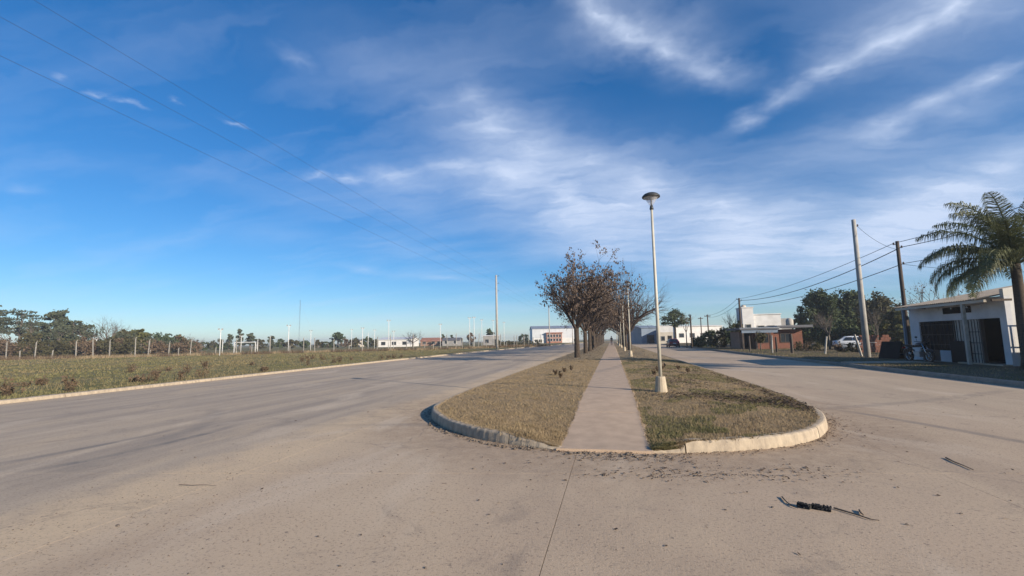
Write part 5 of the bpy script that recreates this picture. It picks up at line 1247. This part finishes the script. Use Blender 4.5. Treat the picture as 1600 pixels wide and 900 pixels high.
spec = [(160, 20, 3.6, 1.9), (178, 42, 3.9, 1.7), (150, 58, 4.2, 1.5), (195, 62, 4.2, 1.4), (215, 30, 3.7, 1.8), (130, 28, 3.7, 1.8), (120, 68, 4.3, 1.3), (235, 55, 4.0, 1.6), (255, 25, 3.6, 1.9), (90, 45, 3.9, 1.7), (60, 30, 3.7, 1.9), (75, 70, 4.2, 1.3), (30, 50, 3.9, 1.6), (5, 28, 3.6, 1.9), (340, 60, 4.1, 1.5), (315, 30, 3.7, 1.8), (290, 55, 4.0, 1.6), (270, 74, 4.3, 1.2), (10, 74, 4.3, 1.2), (168, 2, 3.2, 1.7), (140, 4, 3.1, 1.6), (200, 8, 3.3, 1.6), (100, 5, 3.1, 1.6), (185, 76, 4.3, 1.25), (145, 40, 4.0, 1.8), (225, 74, 4.2, 1.2)]
for i, (az, el, L, dr_) in enumerate(spec): frond(R(az+rp.uniform(-6, 6)), R(el+6+rp.uniform(-4, 4)), L*.86, dr_*1.15, 500+i)

# ------------------------------------------------------------------ person walking away on the path
def person(loc, rz):
    t = thing('person', 'person in dark clothes walking away along the footpath', 'person', loc, rz)
    J = {}; E = []; Rr = []; V = []
    def v(n, co, r, par=None):
        J[n] = len(V); V.append(co); Rr.append(r)
        if par: E.append((J[par], J[n]))
    v('pelvis', (0, 0, .95), .135); v('waist', (0, 0, 1.10), .125, 'pelvis'); v('chest', (0, .0, 1.30), .15, 'waist'); v('neckb', (0, 0, 1.46), .07, 'chest'); v('neck', (0, 0, 1.53), .052, 'neckb'); v('head', (0, -.01, 1.61), .085, 'neck'); v('crown', (0, -.01, 1.70), .075, 'head')
    for s, n, fw in ((-1, 'l', .24), (1, 'r', -.22)):
        v('hip'+n, (s*.09, 0, .90), .095, 'pelvis'); v('knee'+n, (s*.10, fw*.55+.04, .50), .065, 'hip'+n); v('ank'+n, (s*.10, fw-(.06 if fw < 0 else 0), .09 if fw > 0 else .13), .042, 'knee'+n); v('toe'+n, (s*.11, fw+.15, .035 if fw > 0 else .045), .035, 'ank'+n)
        v('sh'+n, (s*.17, 0, 1.40), .065, 'chest'); v('el'+n, (s*.24, -fw*.5, 1.14), .045, 'sh'+n); v('wr'+n, (s*.25, -fw*.7+.06, .90), .030, 'el'+n); v('palm'+n, (s*.25, -fw*.7+.08, .83), .030, 'wr'+n)
        for k, (dx, dz) in enumerate(((-.03, -.075), (-.01, -.09), (.01, -.085), (.028, -.07))): v('f%d%s' % (k, n), (s*.25+dx*.6, -fw*.7+.09+dx*.5, .83+dz), .009, 'palm'+n)
        v('th'+n, (s*.25-s*.035, -fw*.7+.11, .80), .010, 'palm'+n)
    me = bpy.data.meshes.new('body'); me.from_pydata(V, E, []); o = bpy.data.objects.new('body', me); link(o, t)
    o.modifiers.new('skin', 'SKIN'); sv = me.skin_vertices[0].data if me.skin_vertices else None
    if sv is None:
        bpy.context.view_layer.objects.active = o; o.select_set(True); bpy.ops.mesh.customdata_skin_add() if hasattr(bpy.ops.mesh, 'customdata_skin_add') else None; sv = me.skin_vertices[0].data
    for i, q in enumerate(Rr): sv[i].radius = (q, q)
    sv[0].use_root = True
    ss = o.modifiers.new('smooth', 'SUBSURF'); ss.levels = 2; ss.render_levels = 2
    m = nodes('clothed_body'); mt, nt, bs, N, L = m
    sp = N('ShaderNodeSeparateXYZ'); L(N('ShaderNodeTexCoord').outputs['Object'], sp.inputs[0])
    cr = N('ShaderNodeValToRGB'); cr.color_ramp.interpolation = 'CONSTANT'; L(sp.outputs[2], cr.inputs[0])
    el = cr.color_ramp.elements; el[0].position = 0; el[0].color = (.03, .03, .03, 1); el[1].position = .10; el[1].color = (.03, .034, .05, 1)
    for pz, c in ((.845, (.36, .22, .16)), (.90, (.022, .022, .026))): q = el.new(pz); q.color = (*c, 1)
    hd = N('ShaderNodeMath'); hd.operation = 'GREATER_THAN'; L(sp.outputs[2], hd.inputs[0]); hd.inputs[1].default_value = 1.49
    mx = N('ShaderNodeMix'); mx.data_type = 'RGBA'; L(hd.outputs[0], mx.inputs['Factor']); L(cr.outputs[0], mx.inputs['A']); mx.inputs['B'].default_value = (.36, .22, .16, 1)
    L(mx.outputs['Result'], bs.inputs['Base Color']); bs.inputs['Roughness'].default_value = .85
    me.materials.append(mt)
    MB().lathe((0, -.025, 1.585), [(.07, 0), (.10, .04), (.105, .10), (.085, .165), (.04, .195), (.01, .20)], 14).build('hair', M['hair'], t, True)
    return t
b = (-.08, 92, zpath(92)); person(b, 0)

# ------------------------------------------------------------------ debris on the road
def stick(label, pts, r0, cat='stick', nm='stick'):
    c = Vector(pts[0]); m = MB(); P = [Vector(p)-c for p in pts]
    m.tube(P, [r0*(1-.55*i/(len(P)-1)) for i in range(len(P))], 5)
    return tag(m.build(nm, M['stick'], loc=c), label, cat)
G = lambda x, y, z=.012: gpx(x, y, z)
stick('long thin stick right of the torn tyre strip', [G(1303, 793.5), G(1322, 799), G(1345, 806), G(1360, 811), G(1374, 813)], .008)
stick('bent twig at the left end of the torn tyre strip', [G(1222, 776), G(1229, 784), G(1239, 791), G(1247, 794)], .007)
stick('short curved bark chip above the long thin stick', [G(1343, 797), G(1345, 801), G(1349, 804)], .010)
stick('dark twig lying on the right of the junction', [G(1478, 715), G(1492, 722), G(1505, 727), G(1521, 734)], .009)
stick('thin pale straw near the front of the median', [G(1215, 733), G(1225, 731.5), G(1237, 732)], .006)
stick('long thin twig on the sandy strip left of the median', [G(280, 757), G(300, 758), G(320, 757), G(338, 759)], .004)
def tyre(label, a, b, w, seed):
    a, b = G(*a, .0), G(*b, .0); d = b-a; L = d.length; t = thing('tyre_strip', label, 'tyre strip', a, math.atan2(d.y, d.x), 'torn tyre strip pieces')
    rnd = random.Random(seed); n = 12; V = []
    for i in range(n+1):
        x = L*i/n; e0, e1 = -w/2+rnd.gauss(0, .006), w/2+rnd.gauss(0, .006); c = .012*math.sin(i*.6+seed)
        V += [(x, e0, .004), (x, e0, .020+c*.3), (x, 0, .030+c), (x, e1, .022), (x, e1, .004)]
    F = [(i*5+k, (i+1)*5+k, (i+1)*5+k+1, i*5+k+1) for i in range(n) for k in range(4)]+[(0, 1, 2, 3, 4), tuple(range(n*5+4, n*5-1, -1))]
    MB().add(V, F).build('carcass', M['rubber'], t)
    for i in range(8):
        for s in (-1, 1): MB().box((L*(i+.5)/8+rnd.gauss(0, .004), s*w*.24, .034), (L/11, w*.36, .016), rnd.uniform(-.2, .2)).build('tread_block', M['rubber'], t)
tyre('left, curled piece of torn tyre tread on the road', (1246, 791), (1267, 796), .055, 1)
tyre('right, longer piece of torn tyre tread on the road', (1269, 794), (1299, 799), .06, 2)
for i, (x, y) in enumerate([(184, 822), (424, 698), (575, 644), (622, 711), (360, 740), (305, 715), (740, 733), (665, 888), (531, 885), (1134, 797), (1207, 793), (1417, 820), (1502, 803), (1446, 668), (1385, 656), (1525, 633)]):
    m = MB(); rnd = random.Random(i); s = rnd.uniform(.012, .024)
    V = [(s*math.cos(a)*rnd.uniform(.6, 1.2), s*.7*math.sin(a)*rnd.uniform(.6, 1.2), 0) for a in np.linspace(0, 5.4, 7)]
    V2 = [(x_*.7, y_*.7, s*rnd.uniform(.4, .7)) for x_, y_, z_ in V]; n = 7
    m.add(V+V2, [tuple(range(6, -1, -1)), tuple(range(7, 14))]+[(k, (k+1) % 7, (k+1) % 7+7, k+7) for k in range(7)])
    tag(m.build('clod', M['stone'], loc=G(x, y, .001)), 'small dark clod of dirt lying on the open road', 'clod', 'dirt clods on the road')

# ------------------------------------------------------------------ thin winter haze over the plain
hz = MB(); hz.b2(-1520, 1520, -1520, 1520, -1.4, 16.5)
hm = bpy.data.materials.new('haze_air'); hm.use_nodes = True; nt = hm.node_tree
nt.nodes.remove(nt.nodes['Principled BSDF']); pv = nt.nodes.new('ShaderNodeVolumePrincipled')
pv.inputs['Color'].default_value = (.86, .92, 1, 1); pv.inputs['Density'].default_value = .0006; pv.inputs['Anisotropy'].default_value = .2
nt.links.new(pv.outputs[0], nt.nodes['Material Output'].inputs['Volume'])
tag(hz.build('haze', hm), kind='stuff')
